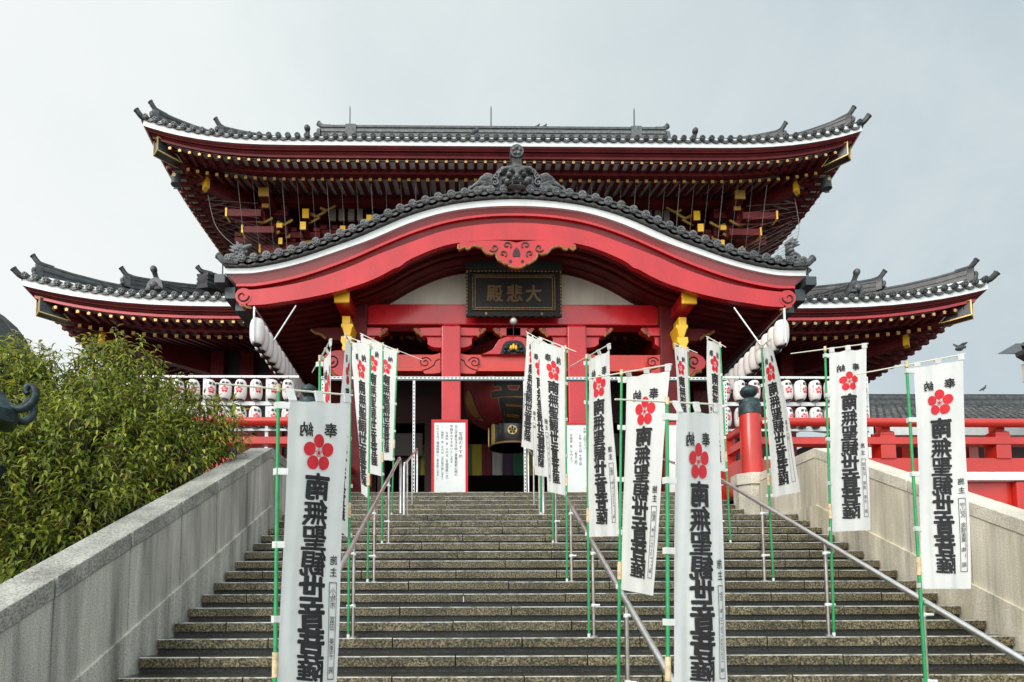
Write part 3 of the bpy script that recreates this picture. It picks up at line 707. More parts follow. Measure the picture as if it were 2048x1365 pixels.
# ---- tympanum, arch beam, main beam, pillars
YT=15.85
arch=[(700,640),(722,622),(755,604),(781,588),(810,570),(840,556),(870,545.7),(926,533),(980,527),(1033,525)]
A_=match(half(arch,YT-.2),49); Ct=[V((p.x,YT-.2,interp([(q.x,q.z) for q in C2],p.x)+.12)) for p in A_]
b=MB(); b.ribbon(Ct,A_,.2); 
A3=[V((p.x,YT-.42,p.z+.18)) for p in A_]; b.ribbon([p+V((0,-.22,0)) for p in Ct],A3,.2)
A4=[V((p.x,YT-.65,p.z+.36)) for p in A_]; b.ribbon([p+V((0,-.45,.02)) for p in Ct],[V((p.x,p.y,min(p.z,c_.z-.02))) for p,c_ in zip(A4,Ct)],.2)
b.build('arch_moulding',M['maroon'],hall,smooth=30)
zbt=at(1033,609,YT-.25).z; zbb=at(1033,650,YT-.25).z
b=MB(); b.prism([(AX-3.95,zbt-.02),(AX+3.95,zbt-.02)]+[(p.x,p.z+.3) for p in reversed(A_) if abs(p.x-AX)<3.95],YT+.06,YT+.14); b.build('tympanum',M['plaster'],hall)
b=MB(); b.box(AX-3.6,AX+3.6,YT-.02,YT+.02,zbt+.002,zbt+.05); 
for k in range(150):
    x=AX-3.55+k*7.1/149; 
    if abs(x-AX)>1.15: b.box(x-.004,x+.004,YT-.0,YT+.02,zbt+.05,zbt+.14)
b.build('bird_spike',M['steel_post'],hall)
b=MB(); b.box(AX-4.15,AX+4.15,YT-.25,YT+.2,zbb,zbt); b.build('main_beam',M['crimson'],hall,bevel=.03)
zft=3.9
PXs=[(at(881,700,15.35).x,at(918,700,15.35).x),(at(1132,700,15.35).x,at(1172,700,15.35).x)]
hw=(PXs[0][1]-PXs[0][0]+PXs[1][1]-PXs[1][0])/4; off=((PXs[1][0]+PXs[1][1])-(PXs[0][0]+PXs[0][1]))/4
zpt=at(1033,651,15.35).z
for s in (-1,1):
    b=MB(); x=AX+s*off; b.box(x-hw,x+hw,15.35,15.35+2*hw,zft,zpt)
    b.hexa([(x-hw,15.35,zpt),(x+hw,15.35,zpt),(x+hw,15.35+2*hw,zpt),(x-hw,15.35+2*hw,zpt),(x-hw*.78,15.54,zpt+.13),(x+hw*.78,15.54,zpt+.13),(x+hw*.78,15.35+1.8*hw,zpt+.13),(x-hw*.78,15.35+1.8*hw,zpt+.13)])
    b.build('pillar',M['crimson'],hall,bevel=.035)
    x=AX+s*4.12; b=MB(); b.box(x-.22,x+.22,15.45,15.9,zft,zbt+.35); b.build('pillar',M['maroon'],hall,bevel=.03)
    # projecting beam with yellow end, and the yellow nosings under it
    a=at(668,580,YK+.35); c=at(699,606,YK+.35); xa,xc=a.x-AX,c.x-AX
    x0,x1=(xa,xc) if s<0 else (-xc,-xa)
    b=MB(); b.box(AX+x0+.012,AX+x1-.012,YK+.38,YK+6.0,c.z+.01,a.z-.01); bm=b.build('purlin_beam',M['crimson'],hall,bevel=.03)
    b=MB(); b.box(AX+x0,AX+x1,YK+.33,YK+.40,c.z,a.z); b.build('end_cap',M['yellow'],bm,bevel=.03)
    for (ax0,ay0,ax1,ay1,Y,nm) in ((684,632,700,648,15.05,'t'),(682,647,706,655,14.98,'b'),(686,655,704,673,15.0,'b')):
        a2=at(ax0,ay0,Y); c2=at(ax1,ay1,Y); u0,u1=(a2.x-AX,c2.x-AX) if s<0 else (-(c2.x-AX),-(a2.x-AX))
        b=MB()
        if nm=='b' and ay0==655: b.hexa([(AX+u0+.05,Y,c2.z),(AX+u1-.05,Y,c2.z),(AX+u1-.05,Y+.5,c2.z),(AX+u0+.05,Y+.5,c2.z),(AX+u0-.02,Y-.05,a2.z),(AX+u1+.02,Y-.05,a2.z),(AX+u1+.02,Y+.5,a2.z),(AX+u0-.02,Y+.5,a2.z)])
        else: b.box(AX+u0,AX+u1,Y,Y+.5,c2.z,a2.z)
        b.build('bracket_nosing',M['yellow'],hall,bevel=.02)
    a2=at(683,690,15.0); u=(a2.x-AX) if s<0 else -(a2.x-AX); b=MB(); mprism(b,[(682,672),(704,672),(703,684),(698,690),(693,699),(687,703),(683,697),(685,690),(681,683)],15.0,15.4,s); b.build('bracket_nosing',M['yellow'],hall,bevel=.02)
# side noses outside the outer pillars
for s in (-1,1):
    b=MB(); mprism(b,[(706,700),(672,700),(664,702),(655,706),(645,712),(639,722),(642,734),(652,740),(664,741),(668,748),(676,752),(684,760),(706,762)],15.55,15.85,s); n_=b.build('carved_nose',M['crimson'],hall,bevel=.02)
    b=MB(); mtube(b,[(664+math.cos(a)*(3+a*1.3),722+math.sin(a)*(3+a*1.3)) for a in [k*.4 for k in range(21)]],15.54,.018,s); b.build('scroll_groove',M['maroon_dark'],n_)
    b=MB(); mtube(b,[(650,742),(662,744),(668,752),(678,757),(690,764)],15.56,.045,s); b.build('gilt_edge',M['gold_old'],n_)
    b=MB(); mprism(b,[(706,655),(640,655),(622,658),(630,664),(640,664),(648,672),(656,680),(706,682)],15.6,15.85,s); n_=b.build('carved_nose',M['maroon'],hall,bevel=.02)
    b=MB(); mtube(b,[(622,660),(632,667),(642,669),(652,678)],15.6,.04,s); b.build('gilt_edge',M['gold_old'],n_)
# bracket arms either side of the pillars
def bracket(xp,dr,Y=15.5):
    """scrolled bracket arm leaving the pillar edge at photo x=xp, direction dr"""
    b=MB(); f=lambda d: xp+dr*d
    def pr(pts,y0,y1):
        w_=[at(x,y,y0) for x,y in pts]; pl=[(p.x,p.z) for p in w_]; b.prism(pl if dr>0 else list(reversed(pl)),y0,y1)
    pr([(f(-2),655),(f(-2),672),(f(36),672),(f(40),667),(f(46),664),(f(52),661),(f(53),656)],Y,Y+.3)
    pr([(f(-2),672),(f(-2),696),(f(8),696),(f(18),694),(f(26),689),(f(26),678),(f(30),672.5)],Y+.06,Y+.3)
    o=b.build('bracket_arm',M['crimson'],hall,bevel=.012)
    b=MB(); w_=[at(f(x),y,Y-.01) for x,y in ((53,658),(46,666),(40,669),(37,674))]; b.tube([V((p.x,Y-.0,p.z)) for p in w_],.032,6); b.build('gilt_edge',M['gold_old'],o)
    b=MB(); w_=[at(f(43+math.cos(a)*(1+a*.55)),660.5+math.sin(a)*(1+a*.55),Y-.01) for a in [k*.5 for k in range(13)]]; b.tube([V((p.x,Y-.005,p.z)) for p in w_],.010,5); b.build('scroll_groove',M['maroon_dark'],o)
for xp,dr in ((881,-1),(918,1),(1132,-1),(1172,1),(722,1),(1336,-1)): bracket(xp,dr)
for dr in (-1,1): bracket(1027+dr*-13,dr,15.55)
# frog-leg strut in the middle bay
b=MB(); 
def msym(pts,c=1027): return pts+[(2*c-x,y) for x,y in reversed(pts)]
outer=msym([(962,709),(975,704),(986,698),(992,688),(998,679),(1008,675),(1016,673)]); inner=msym([(1000,709),(1003,700),(1006,690),(1012,684),(1020,682)])
w_=[at(x,y,15.5) for x,y in outer]; b.prism([(p.x,p.z) for p in w_],15.5,15.7); fl=b.build('frog_leg_strut',M['crimson'],hall,bevel=.012)
b=MB(); w_=[at(x,y,15.49) for x,y in inner]; b.prism([(p.x,p.z) for p in w_],15.47,15.5); b.build('carved_panel',M['black_matt'],fl)
b=MB()
for (x,y,r) in ((1012,696,5),(1042,696,5),(1018,703,5),(1036,703,5),(1027,700,5),(1010,704,4),(1044,704,4),(1020,690,4),(1034,690,4)):
    p=at(x,y,15.46); b.ball(p,r*.0129,.05,r*.0115,8,6)
b.build('carved_foliage',M['bronze_green'],fl,smooth=60)
b=MB()
for (x,y,rx,ry) in ((1027,694,3.2,7),(1022,696,3,5.5),(1032,696,3,5.5)): b.ball(at(x,y,15.44),rx*.0129,.05,ry*.0129,8,6)
b.build('carved_flower',M['yellow'],fl,smooth=60)
# lower tie beam with spirals
z0=at(1033,745,15.6).z; z1=at(1033,710,15.6).z
b=MB(); b.box(AX-4.0,AX+4.0,15.6,15.9,z0+.10,z1); b.box(AX-4.0,AX+4.0,15.53,15.87,z0,z0+.098)
for s,(xa,xb) in ((-1,(722,881)),(0,(918,1132)),(1,(1172,1336))):
    for end,dr in ((xa,1),(xb,-1)):
        pts=[(end,705),(end+dr*6,708),(end+dr*24,711),(end+dr*38,711),(end+dr*38,738),(end+dr*32,748),(end+dr*14,748),(end,746)]
        w_=[at(x,y,15.5) for x,y in pts]; pl=[(p.x,p.z) for p in w_]; b.prism(pl if dr<0 else list(reversed(pl)),15.5,15.86)
for xa,xb in ((722,881),(918,1132),(1172,1336)):
    for end,dr in ((xa,1),(xb,-1)):
        c=(end+dr*31,725)
        for kk,pts in enumerate(([(c[0]+dr*math.cos(a)*(2+a*1.15),c[1]-math.sin(a)*(2+a*1.0)) for a in [k*.4 for k in range(24)]],[(end+dr*2,718),(end+dr*10,722),(end+dr*13,730),(end+dr*20,735),(end+dr*26,738),(end+dr*36,741)])):
            b.tube([V((p.x,15.492,p.z)) for p in [at(x,y,15.492) for x,y in pts]],.016,5,m=1)
tb=b.build('tie_beam',[M['vermilion'],M['maroon_dark']],hall,bevel=.012)
pmat('groove',(.10,.03,.012),.5)
# pendant carving under the peak of the bargeboard
pend=[(1033,486),(1020,483),(990,481),(960,482),(936,484),(923,484),(917,489),(916,497),(919,499),(924,497),(930,494),(934,499),(938,498),(943,493),(950,492),(958,494),(964,496),(968,502),(974,507),(984,509),(991,506),(993,514),(997,520),(1004,524),(1010,528),(1016,528),(1018,532),(1026,535),(1033,536)]
pl=pend+[(2066-x,y) for x,y in reversed(pend[1:-1])]
b=MB(); w_=[at(x,y,YK-.05) for x,y in pl]; b.prism([(p.x,p.z) for p in reversed(w_)],YK-.05,YK+.07); pd=b.build('gable_pendant',M['crimson'],gbd)
b=MB(); lo=[at(x,y,YK-.055) for x,y in pend[6:]]; 
for s in (-1,1): b.tube([V((AX+.0+(p.x-at(1033,500,YK).x)*(-s)*1+ (at(1033,500,YK).x-AX),YK-.055,p.z-.01)) for p in lo],.028,6)
b.build('gilt_edge',M['gold_old'],pd)
b=MB(); b2=MB()
for s in (-1,1):
    f=lambda x: 1033+s*(x-1033)
    for (cx_,cy_,r,ph) in ((988,496,9.5,2.5),(1014,491,9,.5),(1006,508,8,.8)):
        P=[at(f(cx_+math.cos(a+ph)*r*(.15+a/7.5)),cy_+math.sin(a+ph)*r*(.15+a/7.5)*.9,YK-.06) for a in [k*.4 for k in range(17)]]
        b.tube([V((p.x,YK-.058,p.z)) for p in P],.021,6)
    p=at(f(1021),523,YK-.06); b2.tube([(p.x,YK-.056,p.z),(p.x,YK-.04,p.z)],.045,10)
P=[(1033,495),(1038,500),(1041,508),(1040,514),(1026,514),(1025,508),(1028,500)]; w_=[at(x,y,YK-.06) for x,y in P]; b2.prism([(p.x,p.z) for p in reversed(w_)],YK-.06,YK-.04)
b.build('scroll_groove',M['groove'],pd); b2.build('pierced_eye',M['maroon_dark'],pd)
# dark soffit behind the name board
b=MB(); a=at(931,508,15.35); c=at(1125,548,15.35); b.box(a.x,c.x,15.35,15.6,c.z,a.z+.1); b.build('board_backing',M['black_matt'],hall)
# ---- inside of the porch: back wall, openings, floor
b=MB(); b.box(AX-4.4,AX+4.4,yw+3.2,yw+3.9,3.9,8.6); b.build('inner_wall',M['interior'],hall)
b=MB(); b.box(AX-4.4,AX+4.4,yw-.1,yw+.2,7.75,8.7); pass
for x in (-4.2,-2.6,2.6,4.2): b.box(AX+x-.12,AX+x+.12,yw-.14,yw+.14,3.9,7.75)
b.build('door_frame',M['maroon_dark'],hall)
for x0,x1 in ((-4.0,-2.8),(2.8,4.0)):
    b=MB(); b.box(AX+x0,AX+x1,yw+.05,yw+.1,6.65,7.45); b.build('transom_panel',M['wall_shaded'],hall,bevel=.05)
for (x0,x1,y0,y1) in ((724,860,748,757),(975,1052,747,757),(1180,1330,748,757)):
    a=at(x0,y0,16.3); c=at(x1,y1,16.3); b=MB(); b.box(a.x,c.x,16.3,16.34,c.z,a.z); b.build('wall_strip',M['board_grey'],hall)  # grey-white strips of wall above the entrance bays
# ================================================================ stairs, walls, terrace
RISE=.15; TR=.318; D20=9.74
def sy(n): return D20-(20-n)*TR if n<=20 else 10.75+.36*(n-21)
def sz(n): return RISE*n
SX0=AX-4.28; SX1=AX+4.28
gd=MB(); gd.grid([[V((x,y,0)) for x in (-400,-60,-20,20,60,400)] for y in (-200,-20,3.4,60,600)]); g=gd.build('ground',M['ground']); tag(g,kind='structure')
stair=thing('stone_staircase','wide weathered granite staircase climbing between two sloping stone parapets to the temple','staircase',(AX,sy(1),0))
rng=random.Random(3)
def step(n,x0,x1,depth):
    y=sy(n); z=sz(n); b=MB(); x=x0+.05; first=True
    offs=.55 if n%2 else 1.15
    cuts=[x0+.05]; xx=x0+offs
    while xx<x1-.3: cuts.append(xx+rng.uniform(-.06,.06)); xx+=1.21
    cuts.append(x1-.05)
    c=.009
    for a,e_ in zip(cuts,cuts[1:]):
        a+=.006; e_-=.006; dz=rng.uniform(-.002,.002); dy=rng.uniform(-.003,.003); zt=z+dz; zb=z-.093; y0=y+dy; y1=y+depth
        # slab with a worn front edge, sky glint painted on it
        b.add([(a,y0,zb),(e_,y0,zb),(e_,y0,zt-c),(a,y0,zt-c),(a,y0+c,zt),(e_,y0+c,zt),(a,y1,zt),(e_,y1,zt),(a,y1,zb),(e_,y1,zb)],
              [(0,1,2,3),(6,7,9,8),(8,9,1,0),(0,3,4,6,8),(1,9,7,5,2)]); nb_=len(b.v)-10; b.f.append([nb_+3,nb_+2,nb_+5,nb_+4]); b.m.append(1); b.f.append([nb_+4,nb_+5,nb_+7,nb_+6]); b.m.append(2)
    o=b.build('step',[M['step_stone'],M['edge_glint'],M['tread_wet']],stair)
    b=MB(); b.box(x0+.02,x1-.02,y+.055,y+depth+.12,z-RISE-.02,z-.094); b.build('riser',M['riser_stone'],o)  # shade under the nosing is put into this dark riser colour
for n in range(1,21): step(n,SX0,SX1,TR+.03 if n<20 else 1.25)
for n in range(21,27): step(n,SX0+.25,SX1-.25,.40 if n<26 else 1.0)
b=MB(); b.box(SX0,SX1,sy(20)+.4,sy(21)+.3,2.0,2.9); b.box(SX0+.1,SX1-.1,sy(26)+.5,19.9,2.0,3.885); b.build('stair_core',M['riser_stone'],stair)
# parapets: sloping wall + level return to the newel
YA=9.28; ZC=at(541,896,YA).z; SL=RISE/TR
def parapet(s,label,wm,cm_):
    xin=AX+s*4.28; xo=xin+s*.30
    root=thing('stone_parapet',label,'parapet',(xin,YA,0))
    x0,x1=sorted((xin,xo))
    ztop=lambda y: ZC-SL*(YA-y)
    ys=[-.2+k*.0 for k in range(0)]; joints=[.35,1.45,2.5,3.55,4.52,5.5,6.45,7.33,8.17,8.75,YA]
    for a,c in zip(joints,joints[1:]):
        g_=.012; b=MB(); a2,c2=a+g_,c-g_
        za,zc=ztop(a2),ztop(c2)
        xi=xin-s*.012; X0,X1=sorted((xi,xo+s*.02))
        b.hexa([(X0,a2,za-.155),(X1,a2,za-.155),(X1,c2,zc-.155),(X0,c2,zc-.155),(X0,a2,za),(X1,a2,za),(X1,c2,zc),(X0,c2,zc)])
        b.build('coping_block',M[cm_],root,bevel=.008)
        b=MB(); ka=-.90
        b.hexa([(x0,a2,za-1.6),(x1,a2,za-1.6),(x1,c2,zc-1.6),(x0,c2,zc-1.6),(x0,a2,za-.1555),(x1,a2,za-.1555),(x1,c2,zc-.1555),(x0,c2,zc-.1555)])
        b.build('wall_panel',M[wm],root)
    # skirting strip along the steps
    b=MB(); xi=xin-s*.03; X0,X1=sorted((xi,xin+s*.1)); a,c=.4,YA; zk=lambda y: ztop(y)-.91
    b.hexa([(X0,a,zk(a)-.8),(X1,a,zk(a)-.8),(X1,c,zk(c)-.8),(X0,c,zk(c)-.8),(X0,a,zk(a)),(X1,a,zk(a)),(X1,c,zk(c)),(X0,c,zk(c))]); b.box(X0,X1,YA+.002,11.2,2.6,ZC-.91); b.build('skirting',M[wm],root)
    # level return
    b=MB(); X0,X1=sorted((xin-s*.012,xo+s*.02)); b.box(X0,X1,YA+.004,11.22,ZC-.155,ZC); b.build('coping_block',M[cm_],root,bevel=.008)
    b=MB(); b.box(x0,x1,YA+.004,11.2,2.2,ZC-.156); b.build('wall_panel',M[wm],root)
    # plinth that carries the newel
    b=MB(); cx,cy=xin-s*.02,11.42; pr=[(math.cos(a)*.33,math.sin(a)*.33) for a in [R(22.5+45*k) for k in range(8)]]
    for (z0,z1,f) in ((2.6,3.06,1.02),(3.06,ZC-.2,.95),(ZC-.199,ZC+.02,1.08)):
        b.add([(cx+x*f,cy+y*f,z) for z in (z0,z1) for x,y in pr],[tuple(reversed(range(8))),tuple(range(8,16))]+[(i,(i+1)%8,8+(i+1)%8,8+i) for i in range(8)])
    b.build('newel_plinth',M[cm_],root,bevel=.01)
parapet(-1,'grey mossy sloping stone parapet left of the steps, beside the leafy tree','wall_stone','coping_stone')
parapet(1,'pale cream sloping stone parapet right of the steps, with dark water stains','wall_stone_lit','coping_lit')
# terrace: floor + curb + red panelled front
for s,lab in ((-1,'red terrace front with white curb behind the leafy tree'),(1,'red terrace front with white curb right of the stone steps')):
    xin=AX+s*4.55; xe=AX+s*24; x0,x1=sorted((xin,xe)); tr=thing('temple_terrace',lab,'terrace',(xin,11.7,0))
    zc1=at(1950,945,11.6).z; zc0=at(1950,962,11.6).z
    b=MB(); 
    k=0; xx=xin
    while abs(xx-xin)<19:
        q=sorted((xx+s*.003,xx+s*2.3-s*.003)); b.box(q[0],q[1],11.55,12.1,zc0,zc1); xx+=s*2.3
    b.build('curb',M['white_paint'],tr,bevel=.012)
    b=MB(); b.box(x0,x1,11.72,11.9,-.05,zc0-.002); b.build('front_wall',M['vermilion'],tr)
    for k in range(9):
        x=xin+s*(2.95+k*2.3); b=MB(); b.box(x-.16,x+.16,11.6,11.718,-.05,zc0-.003); b.build('front_post',M['vermilion'],tr,bevel=.02)
    for k in range(8):
        x=xin+s*(2.95+k*2.3); xs=sorted((x+s*.2,x+s*2.1)); b=MB(); b.box(xs[0],xs[1],11.70,11.717,2.0,3.0); b.build('white_panel',M['white_paint'],tr)
    b=MB(); b.box(x0,x1,12.1,20.2,3.6,3.98); b.build('terrace_floor',M['riser_stone'],tr)
    # railing
    rl=thing('red_railing','vermilion railing on the terrace '+('left of the steps, partly behind the tree' if s<0 else 'right of the steps, with bronze-capped newel'),'railing',(AX+s*4.3,11.42,zc1))
    zt=at(1950,847,11.5).z; zm0,zm1=at(1950,888.5,11.5).z,at(1950,873.5,11.5).z; zb0,zb1=zc1+.002,at(1950,915,11.5).z
    nx,ny=AX+s*4.29,11.42
    b=MB(); b.tube([(nx,ny,zt),(xe,ny+.25,zt)],.085,14); b.build('top_rail',M['vermilion'],rl,smooth=40)
    b=MB(); xs=sorted((nx,xe)); b.box(xs[0],xs[1],ny+.10,ny+.33,zm0,zm1); b.build('middle_rail',M['vermilion'],rl,bevel=.012)
    b=MB(); b.box(xs[0],xs[1],ny+.14,ny+.38,zb0,zb1); b.build('bottom_rail',M['vermilion'],rl,bevel=.012)
    for k in range(8):
        x=AX+s*((at(1772,880,11.6).x-AX)+k*2.3); 
        b=MB(); b.box(x-.15,x+.15,ny+.115,ny+.41,zb1-.02,zm1+.05); b.box(x-.14,x+.14,ny+.12,ny+.40,zm1+.04,zm1+.11)
        b.hexa([(x-.14,ny+.12,zm1+.11),(x+.14,ny+.12,zm1+.11),(x+.14,ny+.4,zm1+.11),(x-.14,ny+.4,zm1+.11),(x-.09,ny+.17,zm1+.15),(x+.09,ny+.17,zm1+.15),(x+.09,ny+.35,zm1+.15),(x-.09,ny+.35,zm1+.15)])
        b.box(x-.09,x+.09,ny+.17,ny+.35,zm1+.15,zt); b.build('post',M['vermilion'],rl,bevel=.012)
    # part that runs back beside the upper steps
    yb_=19.5
    b=MB(); b.tube([(nx,ny,zt-.05),(nx-s*.1,yb_,zt-.05)],.085,12); b.build('top_rail',M['vermilion'],rl,smooth=40)
    b=MB(); b.box(nx-.08,nx+.08,ny,yb_,zm0-.03,zm1-.03); b.build('middle_rail',M['vermilion'],rl,bevel=.01)
    b=MB(); b.box(nx-.12,nx+.12,ny+.1,yb_,3.7,zb1); b.build('bottom_rail',M['vermilion'],rl,bevel=.01)
    for k in range(4):
        y=12.3+k*1.9; b=MB(); b.box(nx-.10,nx+.10,y,y+.22,zb1-.01,zt-.1); b.build('post',M['vermilion'],rl,bevel=.01)
    zn=at(1507,825,11.3).z
    b=MB(); b.lathe([(.195,ZC+.02),(.195,zn-.03),(.18,zn)],(nx,ny,0),24); nw=b.build('newel',M['vermilion'],rl,smooth=40)
    zf=at(1503,765,11.3).z; h=zf-zn; b=MB()
    b.lathe([(.205,zn-.02),(.205,zn+h*.30),(.185,zn+h*.34),(.19,zn+h*.40),(.17,zn+h*.47),(.10,zn+h*.52),(.085,zn+h*.56),(.13,zn+h*.62),(.165,zn+h*.72),(.165,zn+h*.80),(.13,zn+h*.89),(.06,zn+h*.95),(.012,zn+h)],(nx,ny,0),24); b.build('newel_cap',M['bronze_green'],nw,smooth=40)
# ---- steel handrails on the steps
HX=(-1.165,1.235,3.60)
for i,(hx,lab) in enumerate(zip(HX,('steel handrail on the left of the steps, rising past the white banners','steel handrail up the middle of the steps','long steel handrail on the right of the steps, nearest the right parapet'))):
    hr=thing('handrail',lab,'handrail',(hx,sy(20),sz(20)))
    f=lambda n: V((hx,sy(n)+.09,sz(n)+.95))
    b=MB(); top=f(20)+V((0,.05,0)); pts=[f(-2),f(4),f(12),f(19.4),f(20)+V((0,-.02,-.0)),top+V((0,.07,-.02)),top+V((0,.11,-.10)),top+V((0,.11,-.9))]
    b.tube(pts,.0235,12); b.build('rail',M['steel'],hr,smooth=50)
    for n in (0,4,8,12,16):
        b=MB(); b.tube([(hx,sy(n)+.09,sz(n)),(hx,sy(n)+.09,sz(n)+.94)],.018,10); b.tube([(hx,sy(n)+.09,sz(n)),(hx,sy(n)+.09,sz(n)+.012)],.045,12); pst=b.build('post',M['steel_post'],hr,smooth=50)
        b=MB()
        for dz in (.30,.82): b.tube([(hx,sy(n)+.09,sz(n)+dz),(hx,sy(n)+.09,sz(n)+dz+.03)],.025,10); b.tube([(hx,sy(n)+.07,sz(n)+dz+.015),(hx+(.06 if i else -.06),sy(n)+.06,sz(n)+dz+.015)],.012,6)
        b.build('clamp',M['clear_clip'],pst,smooth=40)
for i,(hx,lab) in enumerate(zip(HX,('short steel handrail on the upper flight, left of the red-framed notice','short steel handrail on the upper flight, in the middle','short steel handrail on the upper flight, near the right newel post'))):
    hr=thing('handrail',lab,'handrail',(hx+.02,sy(21),sz(20))); x=hx+.03; b=MB()
    A0=V((x,10.25,3.0+.80)); A1=V((x,10.35,3.0+.98)); B1=V((x,12.7,3.9+.95))
    b.tube(catmull([V((x,10.25,3.0)),A0,A1,A1+(B1-A1)*.1,B1+(A1-B1)*.05,B1,B1+V((0,.08,-.1)),V((x,12.78,3.9))],4),.021,10); b.build('rail',M['steel'],hr,smooth=50)
    for yy,zz,zt_ in ((10.8,3.15,4.12),(11.7,3.45,4.5)):
        b=MB(); b.tube([(x,yy,zz),(x,yy,A1.z+(B1.z-A1.z)*(yy-10.35)/2.35)],.016,8); b.build('post',M['steel_post'],hr)
# ================================================================ lettering
import bmesh
_G={}
def glyph(ch,wt=0,cut=0):
    """flat mesh of one character, em box centred on the origin, thickened by wt"""
    k=(ch,wt,cut)
    if k in _G: return _G[k]
    cu=bpy.data.curves.new('glyph','FONT'); cu.body=ch; cu.size=1; cu.resolution_u=3; cu.fill_mode='FRONT'
    o=bpy.data.objects.new('glyph',cu); COL.objects.link(o); bpy.context.view_layer.update()
    me=bpy.data.meshes.new_from_object(o.evaluated_get(bpy.context.evaluated_depsgraph_get()))
    bm=bmesh.new(); bm.from_mesh(me); bmesh.ops.remove_doubles(bm,verts=bm.verts,dist=1e-5)
    if wt:
        segs=[(e.verts[0].co.copy(),e.verts[1].co.copy()) for e in bm.edges if len(e.link_faces)==1]
        for a,c in segs:
            d=(c-a); 
            if d.length<1e-4: continue
            an=math.atan2(d.y,d.x)
            vs=[bm.verts.new(c+V((math.cos(an-PI/2+PI*q/3)*wt,math.sin(an-PI/2+PI*q/3)*wt,0))) for q in range(4)]+[bm.verts.new(a+V((math.cos(an+PI/2+PI*q/3)*wt,math.sin(an+PI/2+PI*q/3)*wt,0))) for q in range(4)]
            bm.faces.new(vs)
    if wt>.02:
        sd_=ord(ch)%7
        for v in bm.verts:
            x_,y_=v.co.x,v.co.y; v.co.x+=.014*math.sin(8*y_+sd_); v.co.y+=.016*math.sin(7*x_+2*sd_)+.03*(x_-.5)*(1 if sd_%2 else .6)
    if cut:
        for ax in (0,1):
            for q in range(1,cut):
                co_=V((.5,.38,0)); co_[ax]+= -.55+1.1*q/cut; no=V((0,0,0)); no[ax]=1
                bmesh.ops.bisect_plane(bm,geom=bm.verts[:]+bm.edges[:]+bm.faces[:],plane_co=co_,plane_no=no)
    bm.verts.index_update(); vs=[(v.co.x-.5,v.co.y-.38) for v in bm.verts]; fs=[[v.index for v in f.verts] for f in bm.faces]
    bm.free(); bpy.data.objects.remove(o); bpy.data.curves.remove(cu); bpy.data.meshes.remove(me)
    _G[k]=(vs,fs); return _G[k]
def put(mb,ch,fn,cx,cy,sx,sy_=None,wt=0,cut=0,m=0,rot=0):
    """place a character: fn maps layout coordinates to the surface"""
    vs,fs=glyph(ch,wt,cut); sy_=sy_ or sx; c,s=math.cos(rot),math.sin(rot)
    mb.add([fn(cx+(x*c-y*s)*sx,cy+(x*s+y*c)*sy_) for x,y in vs],fs,m)
def circ(mb,fn,cx,cy,rx,ry,n=20,m=0):
    rings=[(0,1)]; vs=[fn(cx,cy)]
    for q in (.5,1): vs+=[fn(cx+rx*q*math.cos(2*PI*k/n),cy+ry*q*math.sin(2*PI*k/n)) for k in range(n)]
    fs=[(0,1+k,1+(k+1)%n) for k in range(n)]+[(1+k,1+n+k,1+n+(k+1)%n,1+(k+1)%n) for k in range(n)]
    mb.add(vs,fs,m)
def plum(mb,fn,cx,cy,R_,asp=1.0,m=0,fine=True):
    """five-petalled plum crest; R_ in x units, asp converts to y units"""
    for k in range(5):
        a=PI/2+2*PI*k/5; circ(mb,fn,cx+math.cos(a)*R_*.63,cy+math.sin(a)*R_*.63*asp,R_*.365,R_*.365*asp,18,m)
    if fine:
        circ(mb,fn,cx,cy,R_*.115,R_*.115*asp,12,m)
        for k in range(5):
            a=PI/2+2*PI*k/5
            for off in (0,PI/5):
                r0=.17 if off==0 else .155; r1=.235 if off==0 else .20
                q=[(r0,a+off-.16),(r1,a+off-.24),(r1,a+off+.24),(r0,a+off+.16)]
                mb.add([fn(cx+math.cos(t)*R_*r,cy+math.sin(t)*R_*r*asp) for r,t in q],[(0,1,2,3)],m)
def flat(o,ex,ey):
    o,ex,ey=V(o),V(ex),V(ey); return lambda x,y: o+ex*x+ey*y
